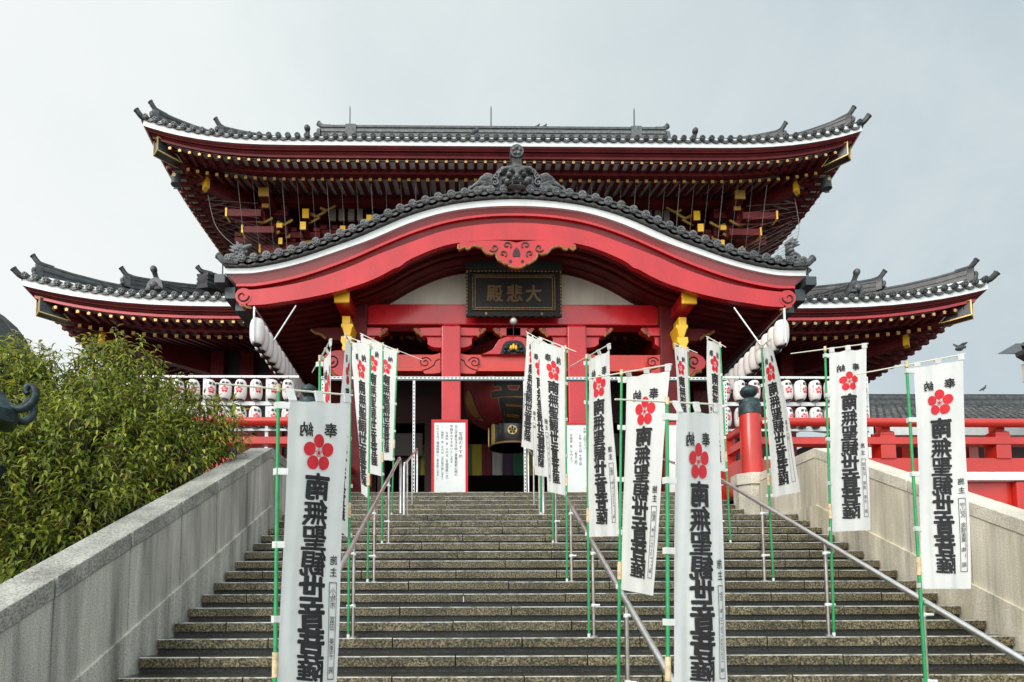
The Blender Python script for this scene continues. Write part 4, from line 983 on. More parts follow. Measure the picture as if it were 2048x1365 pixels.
# ================================================================ prayer banners
MAIN='南無聖観世音菩薩'
def banner(rail,n,label,ptop,pbot,FT,PT,FB,PB,sgn,donor,wav=1.0,bulge=0,seed=0,tail=.36,wrap=0,text=True):
    rg=random.Random(seed*7+n); Y=sy(n)+.06; zb=sz(n)
    pt=at(ptop[0],ptop[1],Y)
    pb=at(pbot,PPY,Y); 
    # base where the pole meets its step
    base=V((pt.x,Y,zb)); 
    if pbot is not None:
        lo,hi=900,2500
        for _ in range(40):
            mid=(lo+hi)/2
            if at(pbot,mid,Y).z>zb: lo=mid
            else: hi=mid
        base=V((at(pbot,lo,Y).x,Y,zb))
    root=thing('prayer_banner',label,'banner',tuple(base),'white prayer banners tied to the handrails of the steps')
    ax=(pt-base); L_=ax.length; 
    P=lambda t: base+ax*t
    b=MB(); b.tube([P(.008),P(.42),P(.425),P(1.0)],[.0135,.0135,.0115,.0105],10); pole=b.build('pole',M['bamboo_green'],root,smooth=50)
    b=MB(); b.tube([P(.40),P(.45)],.0175,10); b.build('joint',M['bamboo_tan'],pole,smooth=50); b=MB(); b.tube([P(.99),P(1.006)],.0135,8); b.build('tip',M['bamboo_tan'],pole,smooth=50)
    b=MB(); b.tube([P(0),P(.012)],.015,8); b.build('foot',M['white_paint'],pole)
    # cloth corners
    PTp=at(PT[0],PT[1],Y)
    best=None
    for k in range(-60,61):
        if sgn and k*sgn<0: continue
        q=at(FT[0],FT[1],Y+k*.008); d=abs(math.hypot(q.x-PTp.x,q.y-PTp.y)-.43)+ (abs(k)*.001)
        if best is None or d<best[0]: best=(d,q)
    FTp=best[1]; yF=FTp.y
    PBp=at(PB[0],PB[1],Y); FBp=at(FB[0],FB[1],yF)
    H_=((PTp-PBp).length+(FTp-FBp).length)/2; W_=(PTp-FTp).length
    ph=[rg.uniform(0,6.28) for _ in range(6)]
    nrm=(PTp-FTp).cross(PTp-PBp); 
    if nrm.dot(EYE-PTp)<0: nrm=-nrm
    nrm.normalize(); ux=(PTp-FTp).normalized()
    def S(u,v,off=0.0):
        p=FTp*(1-u)*(1-v)+PTp*u*(1-v)+FBp*(1-u)*v+PBp*u*v
        wv=wav*(.016*math.sin(7*u+3.2*v+ph[0])*(.3+.7*(1-u))+.012*math.sin(3*u-7*v+ph[1])*(1-u*.6)+.007*math.sin(15*u+5*v+ph[2])*(.4+.6*v)+.004*math.sin(27*u-4*v+ph[3])*(.3+.7*math.sin(3*v+ph[4])**2))
        sag=.010*math.sin(PI*2*u)**2*max(0,1-v*8)
        p=p+nrm*(wv+off)+ux*(bulge*math.sin(PI*min(1,v))*(1-u*.5))+V((0,0,-sag))
        return p
    nu,nv=34,60
    b=MB(); b.grid([[S(j/nu,i/nv) for j in range(nu+1)] for i in range(nv+1)])
    cl=b.build('cloth',M['cloth'],root,smooth=80)
    # tabs on the crossbar and ties on the pole
    rodF=S(0,0)+V((0,0,.045))-ux*.02; rodP=pt+V((0,0,-.01)); rd=(rodP-rodF).normalized()
    b=MB(); b.tube([rodF,rodP,rodP+rd*tail],[.006,.006,.005],7); b.build('crossbar',M['rod_cream'],root,smooth=50)
    for u in (.045,.5,.93):
        b=MB()
        p=S(u,0); r_=rodF+rd*((p-rodF).dot(rd)); c1=p-ux*.025; c2=p+ux*.025; up=(r_-p)+V((0,0,.008))
        b.add([c1+nrm*.006,c2+nrm*.006,c2+up+nrm*.009,c1+up+nrm*.009,c1-nrm*.004,c2-nrm*.004,c2+up-nrm*.009,c1+up-nrm*.009],[(0,1,2,3),(7,6,5,4),(3,2,6,7),(0,3,7,4),(1,5,6,2)])
        b.build('tab',M['cloth'],cl)
    for v in (.02,.245,.49,.735,.985):
        p=S(.985,v); 
        t=max(0,min(1,(p-base).dot(ax)/(L_*L_))); q=P(t); d=(q-p); dl=d.length; d=d.normalized() if dl>1e-4 else ux
        if d.dot(V((0,0,1)))**2>.6: continue
        e_=q+d*.017; h=V((0,0,.019))
        b=MB()
        for o_ in (nrm*.016,nrm*-.016):
            b.add([p-h+o_*.3,e_-h+o_,e_+h+o_,p+h+o_*.3],[(0,1,2,3)])
        b.add([e_-h+nrm*.016,e_-h-nrm*.016,e_+h-nrm*.016,e_+h+nrm*.016],[(0,1,2,3)])
        b.build('tie',M['cloth'],cl)
    # print: letters run from the free edge (0) to the pole edge (1)
    fn=lambda x,y: S(x,-y,.006)
    asp=W_/H_
    if text:
        b=MB()
        put(b,'奉',fn,.30,-.098,.22,.22*asp*1.0,wt=.022,cut=3); put(b,'納',fn,.72,-.098,.22,.22*asp,wt=.022,cut=3)
        ch=.0855
        for i,c in enumerate(MAIN):
            put(b,c,fn,.5,-(.292+i*ch),.46,ch*1.06,wt=.029 if c in '聖観薩無' else .045,cut=4,rot=.02*math.sin(i*2.1+seed))
        put(b,'施',fn,.135,-.535,.12,.12*asp*1.15,wt=.012,cut=2); put(b,'主',fn,.135,-.575,.12,.12*asp*1.15,wt=.012,cut=2)
        nd=len(donor); y0,y1=.617,.925
        if nd:
            pos=[y0+.012+(y1-y0-.05)*i/max(1,nd-1)+.010 for i in range(nd)]
            for c,y in zip(donor,pos):
                if c!=' ': put(b,c,fn,.135,-y,.095,min(.095*asp*1.1,.30/nd*1.0),wt=0,cut=0)
        for (xa,xb,ya,yb__) in ((.07,.20,y0-.008,y0-.0055),(.07,.20,y1,y1+.0025),(.07,.079,y0-.008,y1),(.191,.20,y0-.008,y1)):
            k=10; rows=[[fn(xa+(xb-xa)*j/2,-(ya+(yb__-ya)*i/k)) for j in range(3)] for i in range(k+1)]; b.grid(rows)
        b.build('lettering',M['ink'],cl)
        b=MB(); plum(b,fn,.5,-.178,.27,asp); b.build('plum_crest',M['crest_red'],cl)
    return root
lab='white prayer banner tied to the '
banner(0,0,'tall near left white prayer banner, cut by the bottom edge, with a boxed donor name',(557,775),545,(697,806),(577,800),(672,1405),(556,1402),+1,'小牧市 冨田 美恵子 殿',.8,seed=1)
banner(0,4,'narrow white banner seen edge-on, directly behind the near left banner',(640,716),632,(663,692),(648,721),(668,1110),(644,1115),-1,'殿',.5,seed=2)
banner(0,8,'slim white banner behind the near left banner, its lower tip showing beside the left handrail',(702,688),696.5,(690,678),(703,688),(668,1050),(697,1077),-1,'殿',.7,seed=3,tail=.05)
banner(0,12,'white banner left of the steps whose lower end curls to a point',(741,690),735,(697,681),(741,690),(722,985),(738,1000),+1,'花木 順 殿',1.3,bulge=.03,seed=4)
banner(0,16,'white banner left of the steps with its right side covered by the rearmost left banner',(766,688),764,(723,674),(766,687),(735,946),(763,953),+1,'殿',.9,seed=5)
banner(0,20,'rearmost white banner on the left handrail, beside the wired light frame',(795,700),783,(748,688),(794,701),(763,920),(785,922),+1,'殿',.9,seed=6,tail=.5)
banner(2,20,'small far white banner below the right yellow beam end',(1375,697),1388,(1348,692),(1374,698),(1362,930),(1387,936),+1,'殿',.7,seed=7)
banner(2,16,'far white banner right of centre, its foot at the head of the right handrail',(1440,687),1461,(1414,679),(1441,689),(1424,938),(1454,945),+1,'殿',.8,seed=8,tail=.22)
banner(1,20,'rearmost of the three overlapping central banners, its crest hidden',(1079,678),1082,(1053,669),(1079,680),(1041,893),(1069,902),+1,'殿',.9,seed=9)
banner(1,16,'middle of the three overlapping central banners, partly covered',(1106,693),1106,(1060,686),(1105,697),(1070,950),(1097,955),+1,'殿',1.0,seed=10,tail=.2)
banner(1,12,'foremost of the three overlapping central banners, in front of the right red pillar',(1131,694),1134,(1080,682),(1130,697),(1093,983),(1133,992),+1,'サードアイズ 殿',1.2,seed=11,tail=.2)
banner(1,8,'white banner beside the middle handrail, swinging right, just right of the three central banners',(1173,713),1178,(1219,698),(1177,720),(1238,1073),(1176,1074),-1,'京都市 (株)サードアイズwayu殿',1.0,bulge=.02,seed=12)
banner(1,4,'white banner just behind the nearest central banner, over the middle handrail',(1243,744),1236,(1338,741),(1253,753),(1308,1192),(1243,1180),-1,'京都市 (株)サードアイズwayu殿',.6,seed=13)
banner(1,0,'nearest central white banner, cut by the bottom edge of the picture',(1334,801),1337,(1437,824),(1352,824),(1462,1402),(1347,1402),+1,'中区 (株)ゴールド・ラクジュミー 殿',.8,seed=14,tail=.42)
banner(2,12,'white banner blown sideways in front of the red newel post on the right',(1523,692),1547,(1547,685),(1526,698),(1600,984),(1544,996),-1,'殿',.8,bulge=-.03,seed=15,tail=.3)
banner(2,8,'straight white banner in front of the cream right parapet',(1650,697),1668,(1732,697),(1659,705),(1741,1061),(1663,1064),-1,'目黒区 岩渕 景子 殿',.8,seed=16)
banner(2,4,'rightmost whole white banner, in front of the right parapet and terrace railing',(1813,728),1856,(1924,721),(1827,734),(1942,1178),(1846,1178),-1,'守山区 金城産業(株) 殿',.8,seed=17,tail=.44)
# ================================================================ paper lanterns and their racks
def cyl(r,c): return lambda x,y: V((c[0]+math.sin(x/r)*(r+.0025),c[1]-math.cos(x/r)*(r+.0025),c[2]+y))
def lantern(h,r,crest,label,grp,loc,rot=0):
    t=thing('paper_lantern',label,'lantern',(0,0,0),grp)
    b=MB(); k=22; prof=[]
    for i in range(k+1):
        q=i/k; a=(q-.5)*2; rr=r*(1-abs(a)**3.2*.34); prof.append((rr+(.004 if i%2 else 0),-h+q*h))
    b.lathe(prof,(0,0,0),24); b.build('shade',M['lantern_paper'],t,smooth=60)
    b=MB(); b.lathe([(r*.55,-h-.028),(r*.62,-h-.002)],(0,0,0),16); b.lathe([(r*.62,.002),(r*.5,.022)],(0,0,0),16); b.build('rim',M['black_lacquer'],t,smooth=40)
    b=MB(); b.tube([(0,0,.02),(0,0,.10)],.006,6); b.build('hanger',M['black_matt'],t)
    fn=cyl(r,(0,0,0))
    if crest:
        b=MB(); plum(b,fn,.03,-h*.55,.082,1); b.build('plum_crest',M['crest_red'],t)
        b=MB(); put(b,'奉',fn,.0,-h*.22,.075,wt=.02,cut=2); put(b,'納',fn,.085,-h*.22,.075,wt=.02,cut=2)
        for i,c in enumerate('家内安全'): put(b,c,fn,-.085,-h*.30-i*.045,.04,cut=0)
        b.build('lettering',M['ink'],t)
    t.location=loc; t.rotation_euler=(0,0,rot); return t
ordn=['first','second','third','fourth','fifth','sixth','seventh','eighth','ninth','tenth','eleventh','twelfth','thirteenth','fourteenth']
YR=13.35
zr_=[at(1600,y,YR).z for y in (756,809,861)]
protoT=None; rl_=random.Random(5)
for s,xs,nm in ((-1,[300,330,358,389,422,453,484,514,547,578],'left'),(1,[1446,1477,1505,1537,1568,1597,1626,1656,1687,1716],'right')):
    xl=[at(x,780,YR).x for x in xs]
    rk=thing('lantern_rack','white metal rack of two lantern rows on the '+nm+' terrace'+(', half hidden by the tree' if s<0 else ', beside the right newel'),'rack',((xl[0]+xl[-1])/2,YR,3.98))
    xa,xb=xl[0]-.3,xl[-1]+.22
    for z in zr_:
        b=MB(); b.bar((xa,YR,z+.0),(xb,YR,z+.0),.035,.05 if z!=zr_[1] else .085); b.build('bar',M['white_paint'],rk)
    for px in ((408,534) if s<0 else (1735,)):
        x=at(px,780,YR).x; b=MB(); b.box(x-.035,x+.035,YR+.02,YR+.07,3.98,zr_[0]+.02); b.build('post',M['white_paint'],rk)
    for r_i,(zz,rn) in enumerate(((zr_[0],'upper'),(zr_[1],'lower'))):
        for i,x in enumerate(xl):
            lb='white crested paper lantern, %s from the left in the %s row on the %s terrace'%(ordn[i],rn,nm)
            loc=(x,YR-.06,zz-.115); rot=rl_.uniform(-.35,.35)+(.2 if s<0 else -.1)
            if protoT is None: protoT=lantern(.44,.134,True,lb,'crested lanterns on the terrace racks',loc,rot)
            else:
                c=dup(protoT); c.location=loc; c.rotation_euler=(rl_.gauss(0,.03),rl_.gauss(0,.035),rot); c['label']=lb
protoS=None
for s,nm in ((-1,'left'),(1,'right')):
    xr=AX+s*abs((at(511,650,13.2).x+ (2*AX-at(1568,655,13.2).x))/2-AX)
    z0=at(511,617,13.2).z if s<0 else at(1571,620,13.2).z; z1=at(508,683,13.2).z; zt=at(514,632,13.2).z
    rk=thing('lantern_rack','hanging metal frame running back under the %s porch eave, holding plain lanterns'%nm,'rack',(xr,13.2,z0))
    ye=18.2; dz=-.055
    b=MB(); b.box(xr-.035,xr+.0,13.12,13.16,z1-.03,z0); b.build('post',M['white_paint'],rk)
    b=MB(); b.tube([(xr,13.15,z0-.03),(xr,ye,z0-.03+dz*5)],.018,8); b.build('bar',M['steel_post'],rk)
    b=MB(); b.tube([(xr,13.15,z1-.05),(xr,ye,z1-.05+dz*5)],.018,8); b.build('bar',M['black_matt'],rk)
    b=MB(); q0=at(536 if s<0 else 1523,699 if s<0 else 693,14.0); b.tube([q0,at(592 if s<0 else 1468,612 if s<0 else 616,14.4)],.022,8); b.build('strut',M['steel'],rk)
    for i in range(13):
        lb='plain white paper lantern, %s from the front in the row under the %s porch eave'%(ordn[i],nm)
        y=13.32+i*.31; loc=(xr,y,zt-.03+dz*(y-13.2))
        if protoS is None: protoS=lantern(.58,.165,False,lb,'plain lanterns hung under the porch eaves',loc)
        else:
            c=dup(protoS); c.location=loc; c.rotation_euler=(rl_.gauss(0,.02),rl_.gauss(0,.03),rl_.uniform(0,6)); c['label']=lb
# ================================================================ great red lantern
YG=17.6; cgx=at(1021,800,YG).x; zg=[at(1021,y,YG).z for y in (690,857,897)]
gl=thing('great_lantern','huge dark red paper lantern with a black character, hanging inside the porch','lantern',(cgx,YG,zg[0]))
rG=1.40; h=zg[0]-zg[1]; b=MB(); prof=[]
for i in range(45):
    q=i/44; a=(q-.5)*2; rr=rG*(1-abs(a)**4.5*.50); prof.append((rr+(.015 if i%2 else 0),zg[1]+q*h))
b.lathe(prof,(cgx,YG,0),48); b.build('shade',M['lantern_red'],gl,smooth=60)
b=MB(); b.lathe([(.62,zg[2]),(.66,zg[2]+.06),(.64,zg[1]+.02),(.70,zg[1]+.06)],(cgx,YG,0),36); ring=b.build('ring',M['black_lacquer'],gl,smooth=40)
b=MB(); zc_=(zg[1]+zg[2])/2+.06
b.tube([(cgx,YG-.69,zc_),(cgx,YG-.64,zc_)],.135,20)
for a in (-.95,.95,-1.6,1.6): b.bar(V((cgx+math.sin(a)*.66,YG-math.cos(a)*.66,zg[2]+.03)),V((cgx+math.sin(a)*.66,YG-math.cos(a)*.66,zg[1]+.04)),.14,.03,up=(math.sin(a),-math.cos(a),0))
b2=MB(); b2.lathe([(.665,zg[2]+.0),(.672,zg[2]+.05)],(cgx,YG,0),36); b2.lathe([(.66,zg[1]+.0),(.675,zg[1]+.035)],(cgx,YG,0),36); b2.build('gilt_band',M['gold_old'],ring,smooth=40)
b.build('gilt_fitting',M['gold'],ring,smooth=40)
b=MB()
for k in range(5):
    a=PI/2+2*PI*k/5; b.ball((cgx+math.cos(a)*.075,YG-.70,zc_+math.sin(a)*.075),.04,.02,.04,8,5)
b.ball((cgx,YG-.70,zc_),.03,.02,.03,8,5); b.build('emblem',M['black_lacquer'],ring)
def onl(x,z,off):
    q=(z-zg[1])/h; a=(q-.5)*2; rr=rG*(1-abs(a)**4.5*.50)+off
    t=x/rG; return V((cgx+math.sin(t)*rr,YG-math.cos(t)*rr,z))
zch=at(1018,795,YG-rG).z
b=MB(); put(b,'音',lambda x,y: onl(x,y,.030),-.0,zch,1.32,1.22,wt=.050,cut=6); b.build('lettering_edge',M['gold_old'],gl)
b=MB(); put(b,'音',lambda x,y: onl(x,y,.045),-.0,zch,1.32,1.22,wt=.032,cut=6); b.build('lettering',M['black_matt'],gl)
for a0 in (-1.12,1.12):
    b=MB(); circ(b,lambda x,y: onl(x,y,.03),a0*rG,zch+.05,.24,.42,24); b.build('petal_crest',M['gold_old'],gl)
# ================================================================ name board over the entrance
YB=15.25
a=at(932,541,YB); c=at(1124,636,YB); bx0,bx1,bz0,bz1=a.x,c.x,c.z,a.z
nb=thing('name_board','black carved name board with three dull gold characters over the porch entrance','name board',((bx0+bx1)/2,YB,bz0))
b=MB(); b.box(bx0+.16,bx1-.16,YB+.02,YB+.07,bz0+.2,bz1-.16); b.build('panel',M['wood_dark'],nb)
b=MB()
for i in range(3):
    o=.055*i; d=.06-.025*i
    b.box(bx0+o,bx1-o,YB-d+.05,YB+.08,bz1-.055-o,bz1-o); b.box(bx0+o,bx1-o,YB-d+.05,YB+.08,bz0+o+.04,bz0+.10+o)
    b.box(bx0+o,bx0+.055+o,YB-d+.05,YB+.08,bz0+.10+o,bz1-.055-o); b.box(bx1-.055-o,bx1-o,YB-d+.05,YB+.08,bz0+.10+o,bz1-.055-o)
n_=13; 
for k in range(n_):
    x=bx0+(bx1-bx0)*(k+.5)/n_; b.ball((x,YB+.03,bz0+.045),(bx1-bx0)/n_*.52,.04,.045,8,5)
fr=b.build('frame',M['wood_dark'],nb,smooth=30)
b=MB()
for k in range(26):
    x=bx0+.03+(bx1-bx0-.06)*k/25; b.ball((x,YB-.015,bz1-.03),.035,.02,.022,6,4)
for k in range(13):
    z=bz0+.12+(bz1-bz0-.18)*k/12; 
    for x in (bx0+.025,bx1-.025): b.ball((x,YB-.015,z),.022,.02,.035,6,4)
b.build('gilt_edge',M['gold_old'],fr,smooth=60)
b=MB(); i0=.24
for (xa,xb,za,zb_) in ((bx0+i0,bx1-i0,bz1-i0*.8,bz1-i0*.8+.012),(bx0+i0,bx1-i0,bz0+i0+.03,bz0+i0+.042),(bx0+i0-.06,bx1-i0+.06,bz1-i0*.55,bz1-i0*.55+.010),(bx0+i0-.06,bx1-i0+.06,bz0+i0-.03,bz0+i0-.02)): b.box(xa,xb,YB+.0,YB+.03,za,zb_)
for x in (bx0+i0,bx1-i0,bx0+i0-.06,bx1-i0+.06): b.box(x-.005,x+.005,YB+.0,YB+.03,bz0+i0,bz1-i0*.7)
for k in range(22):
    x=bx0+i0+(bx1-bx0-2*i0)*(k+.5)/22; 
    for z in (bz1-i0*.67,bz0+i0+.002): b.tube(catmull([(x-.03,YB+.01,z-.012),(x,YB+.005,z+.016),(x+.03,YB+.01,z-.012)],3),.006,5)
for x in (bx0+.53,bx1-.53): b.ball((x,YB-.0,bz0+.10),.035,.03,.045,8,6)
b.build('gilt_line',M['gold_old'],fr)
b=MB(); fl_=flat((0,YB+.012,0),(1,0,0),(0,0,1)); zc_=(bz0+bz1)/2+.02; mx_=(bx0+bx1)/2
for ch_,dx in (('大',.52),('悲',.02),('殿',-.50)):
    vs,fs=glyph(ch_,.018,0); z_=rng.uniform(0,.002)
    for k in range(3): put(b,ch_,flat((0,YB+.012-.006*k,0),(1,0,0),(0,0,1)),mx_+dx,zc_,.44,.50,wt=.028-.008*k)
pmat('gold_dim',(.15,.085,.03),.6,metal=.2); b.build('lettering',M['gold_dim'],nb)
# spotlight ball below the board
p=at(1027,643,15.15); sp_=thing('spotlight','small round spotlight under the black name board','lamp',tuple(p)); b=MB(); b.ball(p,.085,.085,.085,16,10); b.build('globe',M['glass_lamp'],sp_,smooth=60)
b=MB(); b.tube([p+V((math.cos(a_)*.10,.0,math.sin(a_)*.10)) for a_ in [2*PI*k/16 for k in range(16)]],.014,6,closed=True); b.tube([p+V((0,.02,.10)),p+V((0,.08,.2))],.03,8); b.tube([p+V((0,.03,-.1)),p+V((.0,.05,-.45))],.010,6); b.build('bracket',M['maroon_dark'],sp_)
# ================================================================ wired light frame across the entrance
YF=12.75
lf=thing('light_frame','thin white perforated frame strung with lights across the head of the steps','frame',(at(828,985,YF).x,YF,3.9))
def perf(b,p,q,w_=.05):
    p=V(p);q=V(q); b.bar(p,q,w_,.03,up=(0,1,0)); 
zf_=at(1000,757,YF).z
b=MB(); perf(b,(at(640,757,YF).x,YF,zf_),(at(1452,757,YF).x,YF,zf_),.055); br=b.build('bar',M['white_paint'],lf)
xa,xb=at(640,757,YF).x,at(1452,757,YF).x; b=MB(); k=0; x=xa+.04
while x<xb: b.box(x,x+.045,YF-.0165,YF-.014,zf_-.012,zf_+.012); x+=.085
b.box(xa,xb,YF-.01,YF+.02,zf_-.06,zf_-.029); b.build('slot',M['gutter'],br)
for px in (645,828,1049,1451):
    x=at(px,800,YF).x; b=MB(); perf(b,(x,YF,3.88),(x,YF,zf_-.06),.05); ps=b.build('post',M['white_paint'],lf)
    b=MB(); z=3.95
    while z<zf_-.1: b.box(x-.011,x+.011,YF-.0165,YF-.014,z,z+.04); z+=.08
    b.build('slot',M['gutter'],ps)
# ================================================================ notice boards
def vtext(b,fn,lines,x0,dx,y0,size):
    """vertical lines of text from right to left: (text, start offset, size)"""
    for i,(t,dy,sz_) in enumerate(lines):
        y=y0-dy
        for c_ in t:
            if c_=='(': cc='︵'
            elif c_==')': cc='︶'
            else: cc=c_
            if cc!=' ': put(b,cc,fn,x0-i*dx,y-sz_*.5,sz_*1.0,sz_)
            y-=sz_*(1.0 if cc!=' ' else .6)
def notice(label,x0,x1,y0,y1,Y,lines,dx,red=True):
    a=at(x0,y0,Y); c=at(x1,y1,Y); X0,X1,Z0,Z1=a.x,c.x,3.9,a.z; w_=X1-X0; hh=Z1-Z0
    t=thing('notice_board',label,'sign',((X0+X1)/2,Y,Z0)); f_=.055
    b=MB(); b.box(X0+f_,X1-f_,Y,Y+.03,Z0+f_,Z1-f_); pn=b.build('panel',M['white_paint'],t)
    b=MB(); b.box(X0,X1,Y-.02,Y+.05,Z1-f_,Z1); b.box(X0,X1,Y-.02,Y+.05,Z0+.002,Z0+f_); b.box(X0,X0+f_,Y-.02,Y+.05,Z0+f_,Z1-f_); b.box(X1-f_,X1,Y-.02,Y+.05,Z0+f_,Z1-f_); b.build('frame',M['crest_red'],t,bevel=.006)
    b=MB(); fn=flat((0,Y-.003,0),(1,0,0),(0,0,1)); vtext(b,fn,lines,X1-.16,dx,Z1-.11,.06); b.build('lettering',M['ink'],pn)
notice('red-framed white notice board at the foot of the left red pillar',863,936,840,983,12.95,[('写経のすすめ',.16,.098),('当山所蔵弘法大師ご真筆般若心経の',.0,.072),('写経をおすすめいたします。',.0,.072),('一、志納料 金、千円也(写経用紙一式)',.02,.066),('一、納経料 金、千円也(当日受付致します)',.02,.060),('○大仁王門二階納経殿にご奉安致します。',.0,.064)],.100)
notice('red-framed white notice board behind the foremost central banner',1127,1204,845,983,12.95,[('ご祈祷のご案内',.10,.09),('当山では毎日お護摩祈願を致します。',.0,.072),('お申し出下さい。',.0,.072),('一、日時 午前九時 午後三時',.04,.062),('(毎日二回)',.5,.062),('一、志納金 金、千円より',.02,.066)],.100)
notice('white notice board behind the nearest central banner',1330,1404,845,983,12.95,[('先祖供養',.10,.09),('当山では毎日ご回向を致します。',.0,.072),('一、供養料 金、三千円より',.0,.066)],.16)
# ================================================================ five-coloured curtain in the doorway
cu_=thing('striped_curtain','five-coloured hanging curtain in the dark temple doorway','curtain',(AX,yw+.4,5.2)); za,zb_=at(940,889,yw+.4).z,at(940,951,yw+.4).z
cols=['curtain_purple','curtain_green','curtain_yellow','curtain_red','curtain_white']; xs0=at(800,900,yw+.4).x; wst=.36
for k in range(20):
    b=MB(); x=xs0+k*wst; rows=[[V((x+wst*j/6*.98,yw+.4+.02*math.sin(j*2.0+k)+.02*math.sin(i+k),za+(zb_-za)*i/8)) for j in range(7)] for i in range(9)]; b.grid(rows); b.build('stripe',M[cols[k%5]],cu_,smooth=80)
# ================================================================ wind bells, bird net
for s,lb in ((-1,'dark wind bell hanging under the left corner of the upper roof'),(1,'dark wind bell hanging under the right corner of the upper roof')):
    p=at(350,345,YU+1.05); x=AX+s*abs(p.x-AX)-s*.05; y=YU+1.05; z=p.z; t=thing('wind_bell',lb,'bell',(x,y,z))
    b=MB(); b.lathe([(.165,z-.46),(.155,z-.43),(.14,z-.15),(.12,z-.05),(.04,z+.0)],(x,y,0),18); b.tube([(x,y,z),(x,y,z+.5)],.02,6); b.build('bell',M['gutter'],t,smooth=45)
    b=MB(); b.tube([(x,y,z-.44),(x,y,z-.58)],.012,5); b.bar((x-.08,y,z-.58),(x+.08,y,z-.56),.02,.04); b.build('clapper',M['gutter'],t)
    b=MB(); flower(b,(x,y-.155,z-.2),.06); b.build('crest',M['gold'],t)
net=thing('bird_net','fine bird net hung from cords below the upper eaves','net',(AX,YU+1.2,zu-1)); b=MB()
for k in range(37):
    xx=-9.0+k*.5
    if abs(xx)<9.1:
        up=.0; zt=EU.zc-.75; zb2=zt-3.4; jx=rl_.uniform(-.05,.05); b.tube([(AX+xx,YU+.98,zt+.05),(AX+xx*.985+jx,YU+1.9,zb2)],.0045 if k%3 else .009,4)
for s in (-1,1):
    c0=V((AX+s*(WU/2-1.5),YU+1.42,EU.zc-.85)); c1=at(478,500,YK+.6) if s<0 else at(1586,500,YK+.6)
    m1=c0.lerp(c1,.5)+V((-s*-.15,0,-.25)); main=catmull([c0,m1,c1],8); b.tube(main,.008,5)
    for q in main[2:]:
        e_=V((AX+s*(8.6-.35*rl_.random()),YU+1.2,zu-1.0)) ; b.tube([q,q.lerp(V((AX+s*7.2,YU+1.7,q.z+.3)),.55)],.004,4)
    for k in range(9): b.tube([c1+V((0,0,.1*k)),c1+V((-s*(1.2-.05*k),1.2,-.25+.02*k+.1*k))],.004,4)
b.build('cord',M['cord'],net)
# ================================================================ pigeons
def pigeon(label,x,y,Y,s=1.0,fly=False,face=1):
    p=at(x,y,Y); t=thing('pigeon',label,'bird',tuple(p)); b=MB(); f=face
    q=lambda dx,dz,dy=0: p+V((f*dx*s,dy*s,dz*s))
    if not fly:
        b.tube(catmull([q(-.20,.03),q(-.12,.05),q(-.03,.10),q(.06,.15),q(.09,.22),q(.115,.255),q(.15,.25)],3),[.012,.02,.03,.045,.055,.065,.07,.072,.072,.068,.06,.048,.038,.036,.036,.036,.025,.01,.004][:19],8)
        b.tube([q(0,.06,-.02),q(0,0,-.02)],.008,5); b.tube([q(.02,.06,.02),q(.02,0,.02)],.008,5)
    else:
        b.tube(catmull([q(-.20,.05),q(-.08,.03),q(.02,.0),q(.12,-.01),q(.17,.0)],3),[.03,.03,.035,.05,.06,.062,.06,.055,.05,.042,.036,.02,.006],8)
        for sd,tip in ((-1,(-.22,.20)),(1,(.16,.24))):
            b.add([q(.06,.02,.03*sd),q(-.05,.03,.03*sd),q(-.10+tip[0]*.4,.14,.08*sd),q(tip[0],tip[1],.12*sd),q(tip[0]*.5+.10,.16,.1*sd),q(.10,.08,.06*sd)],[(0,1,2,3,4,5)]); b.add([q(.06,.012,.03*sd),q(-.05,.022,.03*sd),q(-.10+tip[0]*.4,.132,.08*sd),q(tip[0],tip[1]-.008,.12*sd),q(tip[0]*.5+.10,.152,.1*sd),q(.10,.072,.06*sd)],[(5,4,3,2,1,0)])
    b.build('body',M['bird'],t,smooth=60)
pigeon('pigeon perched on the tile edge of the upper roof, left of the central rod',950,270,YU+.2,.9)
pigeon('left of the two small pigeons on the main ridge',1074,259,yr,1.0)
pigeon('right of the two small pigeons on the main ridge',1088,259,yr,1.0)
pigeon('pigeon flying above the rightmost banner',1920,697,12,.55,True,-1)
# ================================================================ buildings beyond
ob=thing('side_hall','low side hall with dark tiled roof and white eave behind the right terrace railing','building',(18,33,0))
Ya,Yb=30.0,37.0
x0=at(1640,800,Ya).x; x1=x0+34; ze=at(1850,842,Ya).z; zrg=at(1850,790,Yb).z-.75
b=MB(); b.add([(x0,Ya,ze),(x1,Ya,ze),(x1,Yb,zrg),(x0+2.5,Yb,zrg)],[(0,1,2,3)]); b.add([(x0,Ya,ze),(x0+2.5,Yb,zrg),(x0,Yb+7,ze)],[(0,1,2)])
nr_=84
for k in range(nr_):
    x=x0+.4*k+.15; q=min(1,(x-x0)/2.5*1.0) if x<x0+2.5 else 1
    prev=None
    for i in range(12):
        t0,t1=i/12*q,(i+1)/12*q; p0=V((x,Ya+(Yb-Ya)*t0,ze+(zrg-ze)*t0+.03)); p1=V((x,Ya+(Yb-Ya)*t1,ze+(zrg-ze)*t1+.0))
        b.tube([p0,p1],[.13,.10],6,cap=True)
for i in range(12): b.box(x0,x1,Ya+(Yb-Ya)*i/12-.03,Ya+(Yb-Ya)*i/12+.1,ze+(zrg-ze)*i/12,ze+(zrg-ze)*i/12+.05)
rf2=b.build('roof',M['tile_light'],ob,smooth=40)
b=MB()
for i in range(8): b.box(x0+2.2,x1,Yb-.3,Yb+.3,zrg-.1+.1*i,zrg-.1+.1*i+.09)
b.build('ridge',M['tile'],rf2)
b=MB()
